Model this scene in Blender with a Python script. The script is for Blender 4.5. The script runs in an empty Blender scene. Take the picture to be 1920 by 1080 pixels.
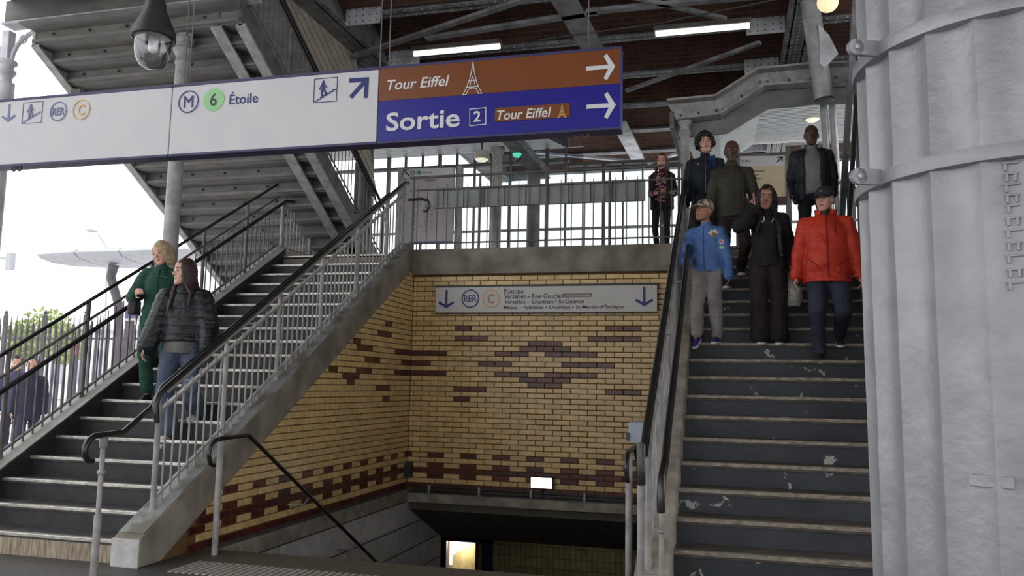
import bpy, math, random
import numpy as np
from mathutils import Vector, Matrix, noise
from mathutils.bvhtree import BVHTree
random.seed(7)
S = bpy.context.scene
COL = S.collection
PI = math.pi
V = Vector

# ---------------------------------------------------------------- camera, world, lights, exposure
F, PIT, ROL, YAW, EYE = 1542.36, .1167, .0189, .2597, 1.5
fw = V((-math.sin(YAW)*math.cos(PIT), math.cos(YAW)*math.cos(PIT), math.sin(PIT)))
r0 = V((math.cos(YAW), math.sin(YAW), 0)); u0 = r0.cross(fw)
rt = math.cos(ROL)*r0 + math.sin(ROL)*u0
up = -math.sin(ROL)*r0 + math.cos(ROL)*u0
cam_pos = V((0, 0, EYE))
cd = bpy.data.cameras.new('camera'); cam = bpy.data.objects.new('camera', cd); COL.objects.link(cam)
cd.sensor_width = 36; cd.lens = F/1920*36; cd.clip_end = 300; cd.clip_start = .05
cam.matrix_world = Matrix(((rt.x, up.x, -fw.x, 0), (rt.y, up.y, -fw.y, 0), (rt.z, up.z, -fw.z, EYE), (0, 0, 0, 1)))
S.camera = cam
w = bpy.data.worlds.new('world'); S.world = w; w.use_nodes = True
wn = w.node_tree.nodes; wl = w.node_tree.links
bg = wn['Background']; bg.inputs['Strength'].default_value = 2.0
tc = wn.new('ShaderNodeTexCoord'); nz_ = wn.new('ShaderNodeTexNoise'); nz_.inputs['Scale'].default_value = 1.6
rp = wn.new('ShaderNodeValToRGB'); rp.color_ramp.elements[0].color = (.93, .95, .98, 1); rp.color_ramp.elements[1].color = (1, 1, 1, 1)
wl.new(tc.outputs['Generated'], nz_.inputs['Vector']); wl.new(nz_.outputs['Fac'], rp.inputs['Fac']); wl.new(rp.outputs['Color'], bg.inputs['Color'])
vs = S.view_settings; vs.view_transform = 'Standard'; vs.look = 'None'; vs.exposure = 0.0; vs.gamma = 1; vs.use_curve_mapping = False


def at(px, py, ax, val):
    """point on the plane (axis ax = val) that the photograph shows at pixel px, py"""
    d = fw + rt*((px-960)/F) - up*((py-540)/F)
    t = (val-cam_pos[ax])/d[ax]
    return cam_pos + d*t
def aX(x, y, v): return at(x, y, 0, v)
def aY(x, y, v): return at(x, y, 1, v)
def aZ(x, y, v): return at(x, y, 2, v)
def pix(P):
    P = V(P)-cam_pos; z = P.dot(fw)
    return 960+F*P.dot(rt)/z, 540-F*P.dot(up)/z

# ---------------------------------------------------------------- materials
MATS = {}
def mat(name, col, col2=None, rough=.6, metal=0., scale=4., detail=6., lo=.35, hi=.65, bump=0., bscale=40., spec=.4, rand=0., emit=None, stretch=None, bdist=.01):
    if name in MATS: return MATS[name]
    m = bpy.data.materials.new(name); MATS[name] = m; m.use_nodes = True
    N = m.node_tree.nodes; L = m.node_tree.links; b = N['Principled BSDF']
    b.inputs['Roughness'].default_value = rough; b.inputs['Metallic'].default_value = metal
    b.inputs['Specular IOR Level'].default_value = spec
    tc = N.new('ShaderNodeTexCoord'); mp = N.new('ShaderNodeMapping'); L.new(tc.outputs['Object'], mp.inputs['Vector'])
    if stretch: mp.inputs['Scale'].default_value = stretch
    n = N.new('ShaderNodeTexNoise'); n.inputs['Scale'].default_value = scale; n.inputs['Detail'].default_value = detail
    L.new(mp.outputs['Vector'], n.inputs['Vector'])
    r = N.new('ShaderNodeValToRGB'); r.color_ramp.elements[0].position = lo; r.color_ramp.elements[1].position = hi
    c2 = col2 or tuple(min(1, c*.8) for c in col)
    r.color_ramp.elements[0].color = (*col, 1); r.color_ramp.elements[1].color = (*c2, 1)
    L.new(n.outputs['Fac'], r.inputs['Fac'])
    out = r.outputs['Color']
    if rand:
        oi = N.new('ShaderNodeObjectInfo'); ge = N.new('ShaderNodeNewGeometry'); ad = N.new('ShaderNodeMath'); fr = N.new('ShaderNodeMath'); fr.operation = 'FRACT'
        L.new(oi.outputs['Random'], ad.inputs[0]); L.new(ge.outputs['Random Per Island'], ad.inputs[1]); L.new(ad.outputs[0], fr.inputs[0])
        mr = N.new('ShaderNodeMapRange'); mr.inputs['To Min'].default_value = 1-rand; mr.inputs['To Max'].default_value = 1+rand
        L.new(fr.outputs[0], mr.inputs['Value'])
        hs = N.new('ShaderNodeHueSaturation'); L.new(mr.outputs['Result'], hs.inputs['Value']); L.new(out, hs.inputs['Color']); out = hs.outputs['Color']
    L.new(out, b.inputs['Base Color'])
    if bump:
        n2 = N.new('ShaderNodeTexNoise'); n2.inputs['Scale'].default_value = bscale; n2.inputs['Detail'].default_value = 4
        L.new(mp.outputs['Vector'], n2.inputs['Vector'])
        bp = N.new('ShaderNodeBump'); bp.inputs['Strength'].default_value = bump; bp.inputs['Distance'].default_value = bdist
        L.new(n2.outputs['Fac'], bp.inputs['Height']); L.new(bp.outputs['Normal'], b.inputs['Normal'])
    if emit:
        b.inputs['Emission Color'].default_value = (*emit[0], 1); b.inputs['Emission Strength'].default_value = emit[1]
    return m
def s2l(r, g, b):
    f = lambda c: ((c/255+.055)/1.055)**2.4 if c > 10 else c/255/12.92
    return (f(r), f(g), f(b))
def glassmat(name, col, mix, rough=.05):
    m = bpy.data.materials.new(name); m.use_nodes = True; N = m.node_tree.nodes; L = m.node_tree.links
    N.remove(N['Principled BSDF']); o = N['Material Output']
    t = N.new('ShaderNodeBsdfTransparent'); t.inputs['Color'].default_value = (*col, 1)
    g = N.new('ShaderNodeBsdfGlossy'); g.inputs['Roughness'].default_value = rough
    fr = N.new('ShaderNodeFresnel'); fr.inputs['IOR'].default_value = 1.45
    ad = N.new('ShaderNodeMath'); ad.operation = 'MULTIPLY_ADD'; ad.inputs[1].default_value = 1.; ad.inputs[2].default_value = mix
    x = N.new('ShaderNodeMixShader'); L.new(fr.outputs[0], ad.inputs[0]); L.new(ad.outputs[0], x.inputs[0])
    L.new(t.outputs[0], x.inputs[1]); L.new(g.outputs[0], x.inputs[2]); L.new(x.outputs[0], o.inputs['Surface'])
    return m
PAINT = mat('grey paint', s2l(170,168,165), s2l(138,136,134), .5, scale=7, bump=.15, bscale=60)
PAINTD = mat('dark grey paint', s2l(112,110,108), s2l(84,82,80), .55, scale=5, bump=.15, bscale=50)
GIRD = mat('girder paint', s2l(142,141,144), s2l(104,102,104), .6, scale=4, bump=.3, bscale=30)
GIRDL = mat('pale and lit girder tone', s2l(212,212,218), s2l(168,168,174), .6, scale=4, bump=.3, bscale=30)  # brighter copy of girder paint; on gussets and rivets caught light is coloured in
SOFF = mat('staircase underside paint', s2l(120,117,112), s2l(100,97,92), .6, scale=2.5, stretch=(1,3,3), bump=.1, bscale=20)
STEEL = mat('brushed steel', s2l(196,196,198), s2l(172,172,174), .32, .35, scale=8)
BLACKR = mat('black rubber rail', (.012,.012,.013), (.02,.02,.02), .25, spec=.6)
DARK = mat('dark metal', (.03,.03,.032), (.05,.05,.05), .45)
CONC = mat('worn concrete', s2l(152,144,131), s2l(112,106,95), .85, scale=3, bump=.4, bscale=25)
CONCP = mat('painted concrete', s2l(142,143,142), s2l(108,104,96), .6, scale=5, lo=.45, hi=.6, bump=.3, bscale=30)
CONCL = mat('pale concrete', s2l(186,184,180), s2l(160,157,150), .7, scale=4, bump=.2, bscale=30)
CONCR = mat('beige worn concrete', s2l(168,160,148), s2l(126,118,106), .75, scale=5, bump=.3, bscale=30)
FOOTW = mat('white painted concrete', s2l(200,200,200), s2l(180,178,174), .6, scale=12, bump=.3, bscale=40)
BRY = mat('yellow glazed brick', s2l(222,190,134), s2l(202,170,114), .3, scale=9, rand=.13, bump=.12, bscale=25, spec=.5)
BRD = mat('brown glazed brick', s2l(98,44,34), s2l(70,34,32), .3, scale=9, rand=.3, bump=.12, bscale=25, spec=.5)
MORT = mat('dark mortar', s2l(118,86,50), s2l(92,68,42), .9, scale=20)
FLOOR = mat('dark floor', s2l(84,82,78), s2l(66,64,61), .5, scale=30, bump=.1, bscale=90)
GROUND = mat('street paving', s2l(224,224,224), s2l(208,208,208), .9, scale=2)
TREAD = mat('dark tread', s2l(74,74,76), s2l(50,50,52), .45, scale=6, bump=.15, bscale=80)
NOSE = mat('worn metal nosing', s2l(206,202,196), s2l(160,154,146), .3, .65, scale=14, stretch=(1,3,3), bump=.15, bscale=60)
NOSER = mat('dull worn nosing', s2l(164,156,142), s2l(118,108,96), .5, .2, scale=14, stretch=(1,3,3), bump=.15, bscale=60)
TREADR = mat('brownish tread', s2l(92,86,78), s2l(70,66,60), .6, scale=6, bump=.15, bscale=80)
RISL = mat('dark riser', s2l(54,54,56), s2l(42,42,44), .5, scale=8)
def peel():
    m = mat('peeling riser paint', s2l(62,66,72), s2l(50,52,56), .5, scale=2)
    N = m.node_tree.nodes; L = m.node_tree.links; b = N['Principled BSDF']
    tc = N.new('ShaderNodeTexCoord'); n = N.new('ShaderNodeTexNoise'); n.inputs['Scale'].default_value = 6.0; n.inputs['Detail'].default_value = 9; n.inputs['Roughness'].default_value = .62; n.inputs['Distortion'].default_value = .5
    L.new(tc.outputs['Object'], n.inputs['Vector'])
    r = N.new('ShaderNodeValToRGB'); r.color_ramp.elements[0].position = .65; r.color_ramp.elements[1].position = .665
    L.new(n.outputs['Fac'], r.inputs['Fac'])
    mx = N.new('ShaderNodeMix'); mx.data_type = 'RGBA'; old = b.inputs['Base Color'].links[0].from_socket
    L.new(r.outputs['Color'], mx.inputs['Factor']); L.new(old, mx.inputs[6]); mx.inputs[7].default_value = (*s2l(176,172,166), 1)
    L.new(mx.outputs[2], b.inputs['Base Color']); return m
RISR = peel()
SILV = mat('silver column paint', s2l(166,166,170), s2l(152,152,156), .42, .3, scale=5, bump=.38, bscale=20, bdist=.010)
SIGNW = mat('sign white', s2l(206,205,207), s2l(201,200,203), .3)
SIGNBR = mat('sign brown', s2l(122,68,34), s2l(116,64,30), .3)
SIGNBL = mat('sign blue', s2l(32,28,138), s2l(28,25,130), .3)
SIGNDK = mat('sign edge', s2l(60,58,100), s2l(50,48,90), .4)
INKW = mat('ink white', (.68,.68,.68), (.66,.66,.66), .4)
INKN = mat('ink navy', s2l(40,44,110), s2l(40,44,110), .4)
INKF = mat('faded ink', s2l(110,112,156), s2l(116,118,160), .4)
INKK = mat('ink black', s2l(46,44,60), s2l(46,44,60), .5)
INKG = mat('ink green', s2l(150,205,145), s2l(150,205,145), .4)
INKGD = mat('ink dark green', s2l(30,60,34), s2l(30,60,34), .4)
INKY = mat('ink ochre', s2l(214,176,110), s2l(214,176,110), .4)
INKR = mat('ink orange', s2l(196,110,60), s2l(196,110,60), .4)
INKGR = mat('ink grey', s2l(120,112,110), s2l(120,112,110), .4)
BRKC = None

# ---------------------------------------------------------------- mesh helpers
class MB:
    def __init__(s): s.v = []; s.f = []; s.m = []
    def face(s, idx, mi=0): s.f.append(tuple(idx)); s.m.append(mi)
    def hexa(s, p, mi=0):
        b = len(s.v); s.v += [tuple(q) for q in p]
        for q in ((0,3,2,1),(4,5,6,7),(0,1,5,4),(1,2,6,5),(2,3,7,6),(3,0,4,7)): s.face([b+i for i in q], mi)
        return s
    def box(s, x0, x1, y0, y1, z0, z1, mi=0):
        return s.hexa([(x0,y0,z0),(x1,y0,z0),(x1,y1,z0),(x0,y1,z0),(x0,y0,z1),(x1,y0,z1),(x1,y1,z1),(x0,y1,z1)], mi)
    def obox(s, c, a, b, n, mi=0):
        c, a, b, n = V(c), V(a), V(b), V(n)
        return s.hexa([c-a-b-n, c+a-b-n, c+a+b-n, c-a+b-n, c-a-b+n, c+a-b+n, c+a+b+n, c-a+b+n], mi)
    def bar(s, p, q, wd, ht, mi=0, upv=(0,0,1)):
        p, q = V(p), V(q); d = q-p; a = d.cross(V(upv)).normalized(); b = a.cross(d).normalized()
        return s.obox((p+q)/2, d/2, a*wd/2, b*ht/2, mi)
    def tube(s, pts, r, n=8, mi=0, caps=True):
        pts = [V(p) for p in pts]; k = len(pts); R = r if isinstance(r, (list, tuple)) else [r]*k
        b = len(s.v); pa = None
        for i, p in enumerate(pts):
            d = ((pts[min(i+1, k-1)]-pts[max(i-1, 0)])).normalized()
            if pa is None: pa = d.orthogonal().normalized()
            pa = (pa-d*pa.dot(d)).normalized(); pb = d.cross(pa)
            for j in range(n):
                t = 2*PI*j/n; s.v.append(tuple(p+(pa*math.cos(t)+pb*math.sin(t))*R[i]))
        for i in range(k-1):
            for j in range(n):
                s.face([b+i*n+j, b+i*n+(j+1) % n, b+(i+1)*n+(j+1) % n, b+(i+1)*n+j], mi)
        if caps:
            s.face([b+j for j in range(n)][::-1], mi); s.face([b+(k-1)*n+j for j in range(n)], mi)
        return s
    def lathe(s, prof, c=(0,0,0), n=24, mi=0, axis=V((0,0,1)), cap=True):
        c = V(c); ax = V(axis).normalized(); a = ax.orthogonal().normalized(); bb = ax.cross(a); b = len(s.v)
        for r, z in prof:
            for j in range(n):
                t = 2*PI*j/n; s.v.append(tuple(c+ax*z+(a*math.cos(t)+bb*math.sin(t))*max(r, 1e-4)))
        for i in range(len(prof)-1):
            for j in range(n): s.face([b+i*n+j, b+i*n+(j+1) % n, b+(i+1)*n+(j+1) % n, b+(i+1)*n+j], mi)
        if cap:
            s.face([b+j for j in range(n)][::-1], mi); s.face([b+(len(prof)-1)*n+j for j in range(n)], mi)
        return s
    def prism(s, poly, o, a, b, n, mi=0):
        """2-D polygon in axes a,b at origin o, extruded along vector n"""
        o, a, b, n = V(o), V(a), V(b), V(n); k = len(poly); s0 = len(s.v)
        for q in poly: s.v.append(tuple(o+a*q[0]+b*q[1]))
        for q in poly: s.v.append(tuple(o+a*q[0]+b*q[1]+n))
        s.face(range(s0, s0+k), mi); s.face(list(range(s0+k, s0+2*k))[::-1], mi)
        for i in range(k): s.face([s0+i, s0+(i+1) % k, s0+k+(i+1) % k, s0+k+i], mi)
        return s
    def data(s, name, mats):
        me = bpy.data.meshes.new(name); me.from_pydata(s.v, [], s.f)
        mats = mats if isinstance(mats, (list, tuple)) else [mats]
        for x in mats: me.materials.append(x)
        if len(mats) > 1: me.polygons.foreach_set('material_index', s.m)
        return me
    def build(s, name, mats, parent=None, smooth=False, bevel=0, fix=True):
        me = s.data(name, mats)
        if fix:
            import bmesh
            bm = bmesh.new(); bm.from_mesh(me); bmesh.ops.recalc_face_normals(bm, faces=bm.faces[:]); bm.to_mesh(me); bm.free()
        return link(name, me, parent, smooth, bevel)
def link(name, me, parent=None, smooth=False, bevel=0):
    o = bpy.data.objects.new(name, me); COL.objects.link(o)
    if smooth:
        me.polygons.foreach_set('use_smooth', [True]*len(me.polygons))
        if smooth != 'all': me.set_sharp_from_angle(angle=math.radians(40))
    if bevel:
        bv = o.modifiers.new('bevel', 'BEVEL'); bv.width = bevel; bv.segments = 2; bv.limit_method = 'ANGLE'
    if parent is not None: put(o, parent)
    return o
def put(o, parent):
    o.parent = parent
    o.matrix_parent_inverse = Matrix.Translation(parent.location).inverted() if parent.type == 'EMPTY' or True else Matrix()
def tag(o, label=None, cat=None, group=None, kind=None):
    if label: o['label'] = label
    if cat: o['category'] = cat
    if group: o['group'] = group
    if kind: o['kind'] = kind
    return o
def thing(name, label, cat, loc=(0,0,0), group=None, kind=None):
    o = bpy.data.objects.new(name, None); COL.objects.link(o); o.location = loc; o.empty_display_size = .1
    return tag(o, label, cat, group, kind)
def struct(name, label=None, cat=None):
    o = bpy.data.objects.new(name, None); COL.objects.link(o); o['kind'] = 'structure'
    if label: o['label'] = label; o['category'] = cat or 'building'
    return o
# ---------------------------------------------------------------- dimensions
H, D = .1789, .3002           # rise and going
YL, YR, DR = 5.84, 5.78, .3077
ZL = 19*H                      # landing level
YB = 11.4                      # brick back wall face
XW = -4.55                     # brick side wall face
nzL = lambda y: .179+.5963*(y-YL)
nzR = lambda y: .179+.5818*(y-YR)

# ---------------------------------------------------------------- floors
fl = struct('floor')
MB().box(-7.1, 2.6, -5, 6.15, -.3, 0).box(-.64, 2.6, 6.15, 12, -.3, 0).box(-7.1, XW-.0, 6.15, 12, -.3, 0).build('slab', FLOOR, fl)
MB().box(-70, -7.1, -40, 130, -.35, -.05).box(-7.1, 70, 12, 130, -.35, -.05).box(14, 70, -40, 12, -.35, -.05).box(-7.1, 14, -40, -5, -.35, -.05).box(2.6, 14, -5, 12, -.3, -.02).build('street_slab', GROUND, fl)
MB().box(XW, -.64, 6.15, 6.62, -.3, -.0).build('stair_head_curb', mat('dark stone curb', s2l(92,86,76), s2l(70,66,60), .5, scale=20), fl, bevel=.02)
# ribbed tactile strip
t = MB()
x = -4.25
while x < -.8:
    t.box(x, x+.035, 5.72, 6.12, 0, .008); x += .06
t.build('tactile_strip', mat('tactile strip', s2l(170,166,158), s2l(140,136,128), .5, scale=20), fl)['kind'] = 'stuff'

# ---------------------------------------------------------------- brick walls of the stair well
PIT_R, BW = .0732, .2455
zr0 = aY(860, 615.7, YB).z
xj = aY(854, 615.7, YB).x
def dark_ranges():
    o = []
    def z2(y, *xs):
        for a, b in zip(xs[::2], xs[1::2]): o.append((480+a/3, 480+b/3, 540+y/3))
    z2(227, 1122,1222); z2(283, 1122,1322); z2(312, 1570,1672); z2(340, 1518,1722); z2(368, 880,1068, 1365,1568, 1672,1878)
    z2(424, 880,970, 1265,1465, 1778,1980); z2(482, 880,1068, 1365,1565, 1672,1878); z2(513, 1518,1722); z2(542, 1565,1670)
    z2(567, 1120,1318); z2(622, 1120,1218)
    def z4(y, *xs):
        for a, b in zip(xs[::2], xs[1::2]): o.append((1120+a/3, 1120+b/3, 540+y/3))
    z4(223, 105,210); z4(282, 5,210); z4(370, 270,330); z4(487, 270,330); z4(575, 5,215); z4(635, 115,218)
    return o
DKB = dark_ranges()
DKL = [(480+a/3, 480+b/3, 540+y/3) for y, a, b in ((205,733,770),(262,690,770),(305,570,592),(342,575,662),(358,790,860),(405,617,705),(415,825,860),(467,572,660),(472,785,855),(465,430,472),(495,497,592),(532,522,570),(560,680,762),(622,722,762))]
def is_dark(P, tab, row):
    x, y = pix(P)
    if row in (28, 31): return True
    if row in (25, 27, 29): return None
    return any(a-3 < x < b+3 and abs(y-c) < 4.6 for a, b, c in tab)
wb = struct('wall_back', 'yellow glazed brick wall facing the camera under the landing', 'wall')
MB().box(XW-.25, -.5, YB+.012, YB+.3, -.06, 3.12).build('mortar_backing', MORT, wb)
wls = struct('wall_left', 'yellow glazed brick side wall under the left staircase', 'wall')
MB().prism([(5.9, -.2), (YB+.1, -.2), (YB+.1, 3.1), (5.9, -.0)], (XW-.25, 0, 0), (0,1,0), (0,0,1), (.238,0,0)).build('mortar_backing', MORT, wls)
def bricks(wall, cells, facing):
    """cells: (centre, length, dark); facing 'y' or 'x'"""
    cache = {}
    def mesh(L, dk):
        k = (round(L, 3), dk)
        if k not in cache:
            h = (PIT_R-.010)/2; l = L/2; e = .004
            if facing == 'y': p = [(-l,.02,-h),(l,.02,-h),(l,.02,h),(-l,.02,h),(-l,e,-h),(l,e,-h),(l,e,h),(-l,e,h),(-l+e,0,-h+e),(l-e,0,-h+e),(l-e,0,h-e),(-l+e,0,h-e)]
            else: p = [(-.02,-l,-h),(-.02,l,-h),(-.02,l,h),(-.02,-l,h),(-e,-l,-h),(-e,l,-h),(-e,l,h),(-e,-l,h),(0,-l+e,-h+e),(0,l-e,-h+e),(0,l-e,h-e),(0,-l+e,h-e)]
            f = []
            for a in (0, 4):
                for i in range(4): f.append((a+i, a+(i+1) % 4, a+4+(i+1) % 4, a+4+i))
            f.append((8,9,10,11))
            cache[k] = (p, f)
        return cache[k]
    cells = sorted(cells, key=lambda c: (not c[2], (V(c[0])-cam_pos).length))
    me_c = {}; rest = MB()
    for i, (c, L, dk) in enumerate(cells):
        p, f = mesh(L, dk)
        if i < 299:
            k = (round(L, 3), dk)
            if k not in me_c:
                me = bpy.data.meshes.new('brick'); me.from_pydata(p, [], f); me.materials.append(BRD if dk else BRY); me_c[k] = me
            o = bpy.data.objects.new('brick', me_c[k]); COL.objects.link(o); o.location = V(c)+(V((0,random.uniform(-.001,.0015),0)) if facing == 'y' else V((random.uniform(-.0015,.001),0,0)))
            put(o, wall)
        else:
            b = len(rest.v); rest.v += [tuple(V(q)+V(c)) for q in p]
            for q in f: rest.face([b+j for j in q], 1 if dk else 0)
    if rest.v:
        o = rest.build('brick', [BRY, BRD], wall, fix=False); o['kind'] = 'stuff'
cells = []
for row in range(-11, 33):
    z = zr0-row*PIT_R
    if z < -.03 or z > 3.09: continue
    off = 0 if row % 2 == 0 else BW/2
    k0 = math.ceil((XW-xj-off)/BW)-1
    for k in range(k0, 40):
        a = xj+off+k*BW; b = a+BW-.010
        a2, b2 = max(a, XW+.004), min(b, -.66)
        if b2-a2 < .03: continue
        c = ((a2+b2)/2, YB, z); dk = is_dark(c, DKB, row)
        if dk is None: dk = (k % 2 == 0)
        cells.append((c, b2-a2, dk))
bricks(wb, cells, 'y')
cells = []
for row in range(-11, 33):
    z = zr0-row*PIT_R
    if z < -.03: continue
    off = 0 if row % 2 == 0 else BW/2
    for k in range(0, 30):
        b = YB-.004-off-(k-1)*BW; a = b-BW+.010; b = min(b, YB-.004)
        if b-a < .03 or a < 6.3: continue
        if z > nzL((a+b)/2)-.12: continue
        c = (XW, (a+b)/2, z); dk = is_dark(c, DKL, row)
        if dk is None: dk = (k % 2 == 0)
        cells.append((c, b-a, dk))
bricks(wls, cells, 'x')
MB().box(XW-.01, XW+.09, YB-.12, YB-.005, .14, .36).build('junction_box', DARK, wls)
# well: lower side wall with pale ribbed panels, right side wall, lintel, soffit, passage
PAN = mat('pale ribbed panel', s2l(214,212,210), s2l(194,192,190), .5, scale=6)
wlow = struct('wall_lower_left', 'pale ribbed panel wall below the brick, beside the stairs going down', 'wall')
MB().box(XW-.3, XW-.02, 6.15, 13.0, -3.2, -.21).build('backing', PAINTD, wlow)
MB().box(XW-.2, XW+.03, 6.15, YB, -.2, -.04).build('sill', CONCR, wlow, bevel=.01)
z = -.22
while z > -3.1:
    p = MB(); y = 6.6
    while y < 12.9:
        p.box(XW-.02, XW+.004, y, y+.033, z-.33, z); y += .045
    p.box(XW-.022, XW-.004, 6.6, 12.95, z-.33, z)
    p.build('panel', PAN, wlow); z -= .35
tr = struct('trim_1')
MB().box(XW-.05, -.64, YB-.03, YB+.25, -.21, -.075).build('lintel', CONCR, tr, bevel=.01)
MB().box(XW+.1, -.7, YB-.028, YB, -.05, -.01).box(XW+.1, -.7, YB-.05, YB-.02, -.07, -.055).build('ledge_flashing', DARK, tr)
ce2 = struct('ceiling_passage')
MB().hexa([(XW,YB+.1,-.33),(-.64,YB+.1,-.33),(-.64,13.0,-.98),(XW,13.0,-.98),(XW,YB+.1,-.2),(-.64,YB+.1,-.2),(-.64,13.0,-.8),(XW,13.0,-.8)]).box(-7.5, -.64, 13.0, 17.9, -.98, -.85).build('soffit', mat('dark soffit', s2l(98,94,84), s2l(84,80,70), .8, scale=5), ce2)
wr = struct('wall_right')
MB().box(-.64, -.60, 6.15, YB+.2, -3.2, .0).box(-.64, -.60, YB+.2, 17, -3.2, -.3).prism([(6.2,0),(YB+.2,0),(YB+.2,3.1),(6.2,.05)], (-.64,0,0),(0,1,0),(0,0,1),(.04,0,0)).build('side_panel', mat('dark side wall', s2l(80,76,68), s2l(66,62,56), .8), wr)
TILE = mat('beige passage tile', s2l(170,158,120), s2l(150,138,104), .4, scale=6, rand=.1)
wp = struct('wall_passage')
MB().box(-4.9, -.64, 16, 16.2, -3.3, -.95).box(-7.5, -5.5, 16, 16.2, -3.3, -.95).box(-7.6, -7.5, 13, 17.9, -3.3, -.9).box(-7.5, XW-.3, 12.9, 13.0, -3.3, -.9).box(-5.6,-4.8,16.0,16.2,-1.5,-.95).build('backing', MORT, wp)
n = 0
tt = MB()
z = -2.6
while z < -1.1:
    x = -4.83
    while x < -.66:
        tt.box(x, min(x+.1, -.65), 15.98, 16.0, z, z+.19); x += .108
    z += .2
tt.build('tile', TILE, wp)['kind'] = 'stuff'
d1 = struct('door_1')
BLU = mat('dark blue door paint', s2l(20,40,90), s2l(16,32,76), .4)
fx0, fx1 = aY(833, 1015, 16).x, aY(925, 1015, 16).x
MB().box(fx0, fx1, 15.9, 16.0, -1.60, -1.50).box(fx0, fx0+.08, 15.9, 16.0, -3.2, -1.5).box(fx1-.20, fx1, 15.9, 16.0, -3.2, -1.5).build('door_frame', BLU, d1)
fxo = fx1-.20
MB().hexa([(fx0+.08,16.3,-3.2),(fxo,17.6,-3.2),(fxo,17.7,-3.2),(fx0+.08,16.4,-3.2),(fx0+.08,16.3,-1.95),(fxo,17.6,-1.5),(fxo,17.7,-1.5),(fx0+.08,16.4,-1.95)]).build('lit_wall', TILE, d1)
l = bpy.data.lights.new('passage lamp', 'POINT'); l.energy = 35; l.color = (1,.85,.6); l.shadow_soft_size = .1
lo = bpy.data.objects.new('passage_light', l); COL.objects.link(lo); lo.location = (fx0+.5, 16.5, -1.7); tag(lo, 'warm lamp glowing behind the blue door frame down the passage', 'lamp')
l2 = bpy.data.lights.new('passage fill light', 'POINT'); l2.energy = 5; l2.color = (1,.93,.8); l2.shadow_soft_size = .15  # added light without a fitting, brightens the panel walls below the brick
lo2 = bpy.data.objects.new('passage_light', l2); COL.objects.link(lo2); lo2.location = (-2.6, 14.4, -1.15); tag(lo2, 'unseen fill light added inside the underground passage, behind the soffit', 'lamp')
# stairs going down and the passage floor
sd = thing('descending_staircase', 'dark stairs going down from the dark curb into the passage', 'stairs', (-2.6, 6.7, 0), kind='structure')
for i in range(14):
    MB().box(XW, -.64, 6.62+.3*i, 6.95+.3*i, -.17*(i+1)-.3, -.17*(i+1)).build('step', TREAD, sd)
MB().box(-7.5, -.64, 10.8, 17.9, -3.4, -2.5).build('passage_floor', FLOOR, sd)

# ---------------------------------------------------------------- landing
ld = struct('floor_landing')
MB().box(XW-.0, -.64, YB-.06, YB+.25, 3.09, 3.47).build('edge_beam', CONC, ld, bevel=.012)
MB().box(-6.9, XW, YL+18*D, 13.2, 3.12, ZL).box(-9.1, XW, 13.2, 17.2, 3.12, ZL).box(XW, -.64, YB+.25, 17.2, 3.12, ZL).box(-.64, 2.0, YR+18*DR+.01, 17.2, 3.12, ZL).build('slab', CONC, ld)
MB().box(-6.95, -6.65, YL+18*D, 13.3, ZL, ZL+.1).build('curb', CONCL, ld, bevel=.01)

# ---------------------------------------------------------------- the two staircases
def staircase(name, label, x0, x1, y0, d, risers, rismat, loc, nm=None, tm=None):
    nm = nm or NOSE; tm = tm or TREAD
    st = thing(name, label, 'stairs', loc)
    for n in range(1, risers+1):
        y = y0+(n-1)*d; z = n*H
        if n < risers:
            s = MB().box(x0, x1, y, y+d+.02, z-.04, z).build('tread', tm, st)
            MB().box(x0, x1, y+.018, y+.05, max(0, z-H-.02), z-.035).build('riser', rismat, s)
        else:
            s = MB().box(x0, x1, y, y+.14, z-.04, z+.002).build('tread', tm, st)
            MB().box(x0, x1, y+.018, y+.05, z-H-.02, z-.035).build('riser', rismat, s)
        MB().box(x0+.005, x1-.005, y-.012, y+.05, z-.026, z+.006).build('nosing', nm, s, bevel=.006)
    return st
stL = staircase('staircase', 'wide dark staircase rising on the left, two women walking down it', -6.65, -4.79, YL, D, 19, RISL, (-5.7, YL, 0))
FOOTS = mat('scuffed stone riser', s2l(176,164,146), s2l(112,98,80), .8, scale=9, stretch=(4,4,.6))
MB().box(-6.65, -4.79, YL-.006, YL+.02, 0, H-.04).build('scuffed_riser', FOOTS, stL)
stR = staircase('staircase', 'dark staircase with peeling risers on the right, beside the silver column', -.41, 1.52, YR, DR, 19, RISR, (.5, YR, 0), NOSER, TREADR)
def stringer(parent, x0, x1, y0, nz, yend, top, thick, mats, foot=True):
    """inclined concrete curb beside the steps, with a block at its foot"""
    pr = []
    yA = y0-.09
    zt = lambda y: nz(y)+top
    pr = [(yA, 0), (yA, zt(yA)), (yend, zt(yend)), (yend, zt(yend)-thick)]
    yb = y0
    while zt(yb)-thick < 0: yb += .02
    pr.append((yb, 0))
    b = MB().prism(pr, (x0,0,0), (0,1,0), (0,0,1), (x1-x0,0,0))
    o = b.build('stringer', mats[0], parent, bevel=.015)
    MB().bar((( x0+x1)/2, yA+.05, zt(yA+.05)+.002), ((x0+x1)/2, yend, zt(yend)+.002), x1-x0-.02, .008).build('painted_top', mats[1], parent)
    return o
stringer(stL, -4.80, -4.54, YL, nzL, 11.36, .10, .38, (CONC, CONCP))
MB().box(-4.803, -4.547, YL-.096, YL-.085, 0.0, nzL(YL-.09)+.095).build('white_end_face', FOOTW, stL)
stringer(stL, -6.93, -6.64, YL, nzL, 11.3, .10, .42, (RISL, CONCL))
stringer(stR, -.64, -.40, YR, nzR, 11.36, .10, .45, (CONCR, CONCR))
MB().box(-.643, -.397, YR-.096, YR-.085, 0.0, nzR(YR-.09)+.095).build('white_end_face', FOOTW, stR)
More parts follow.
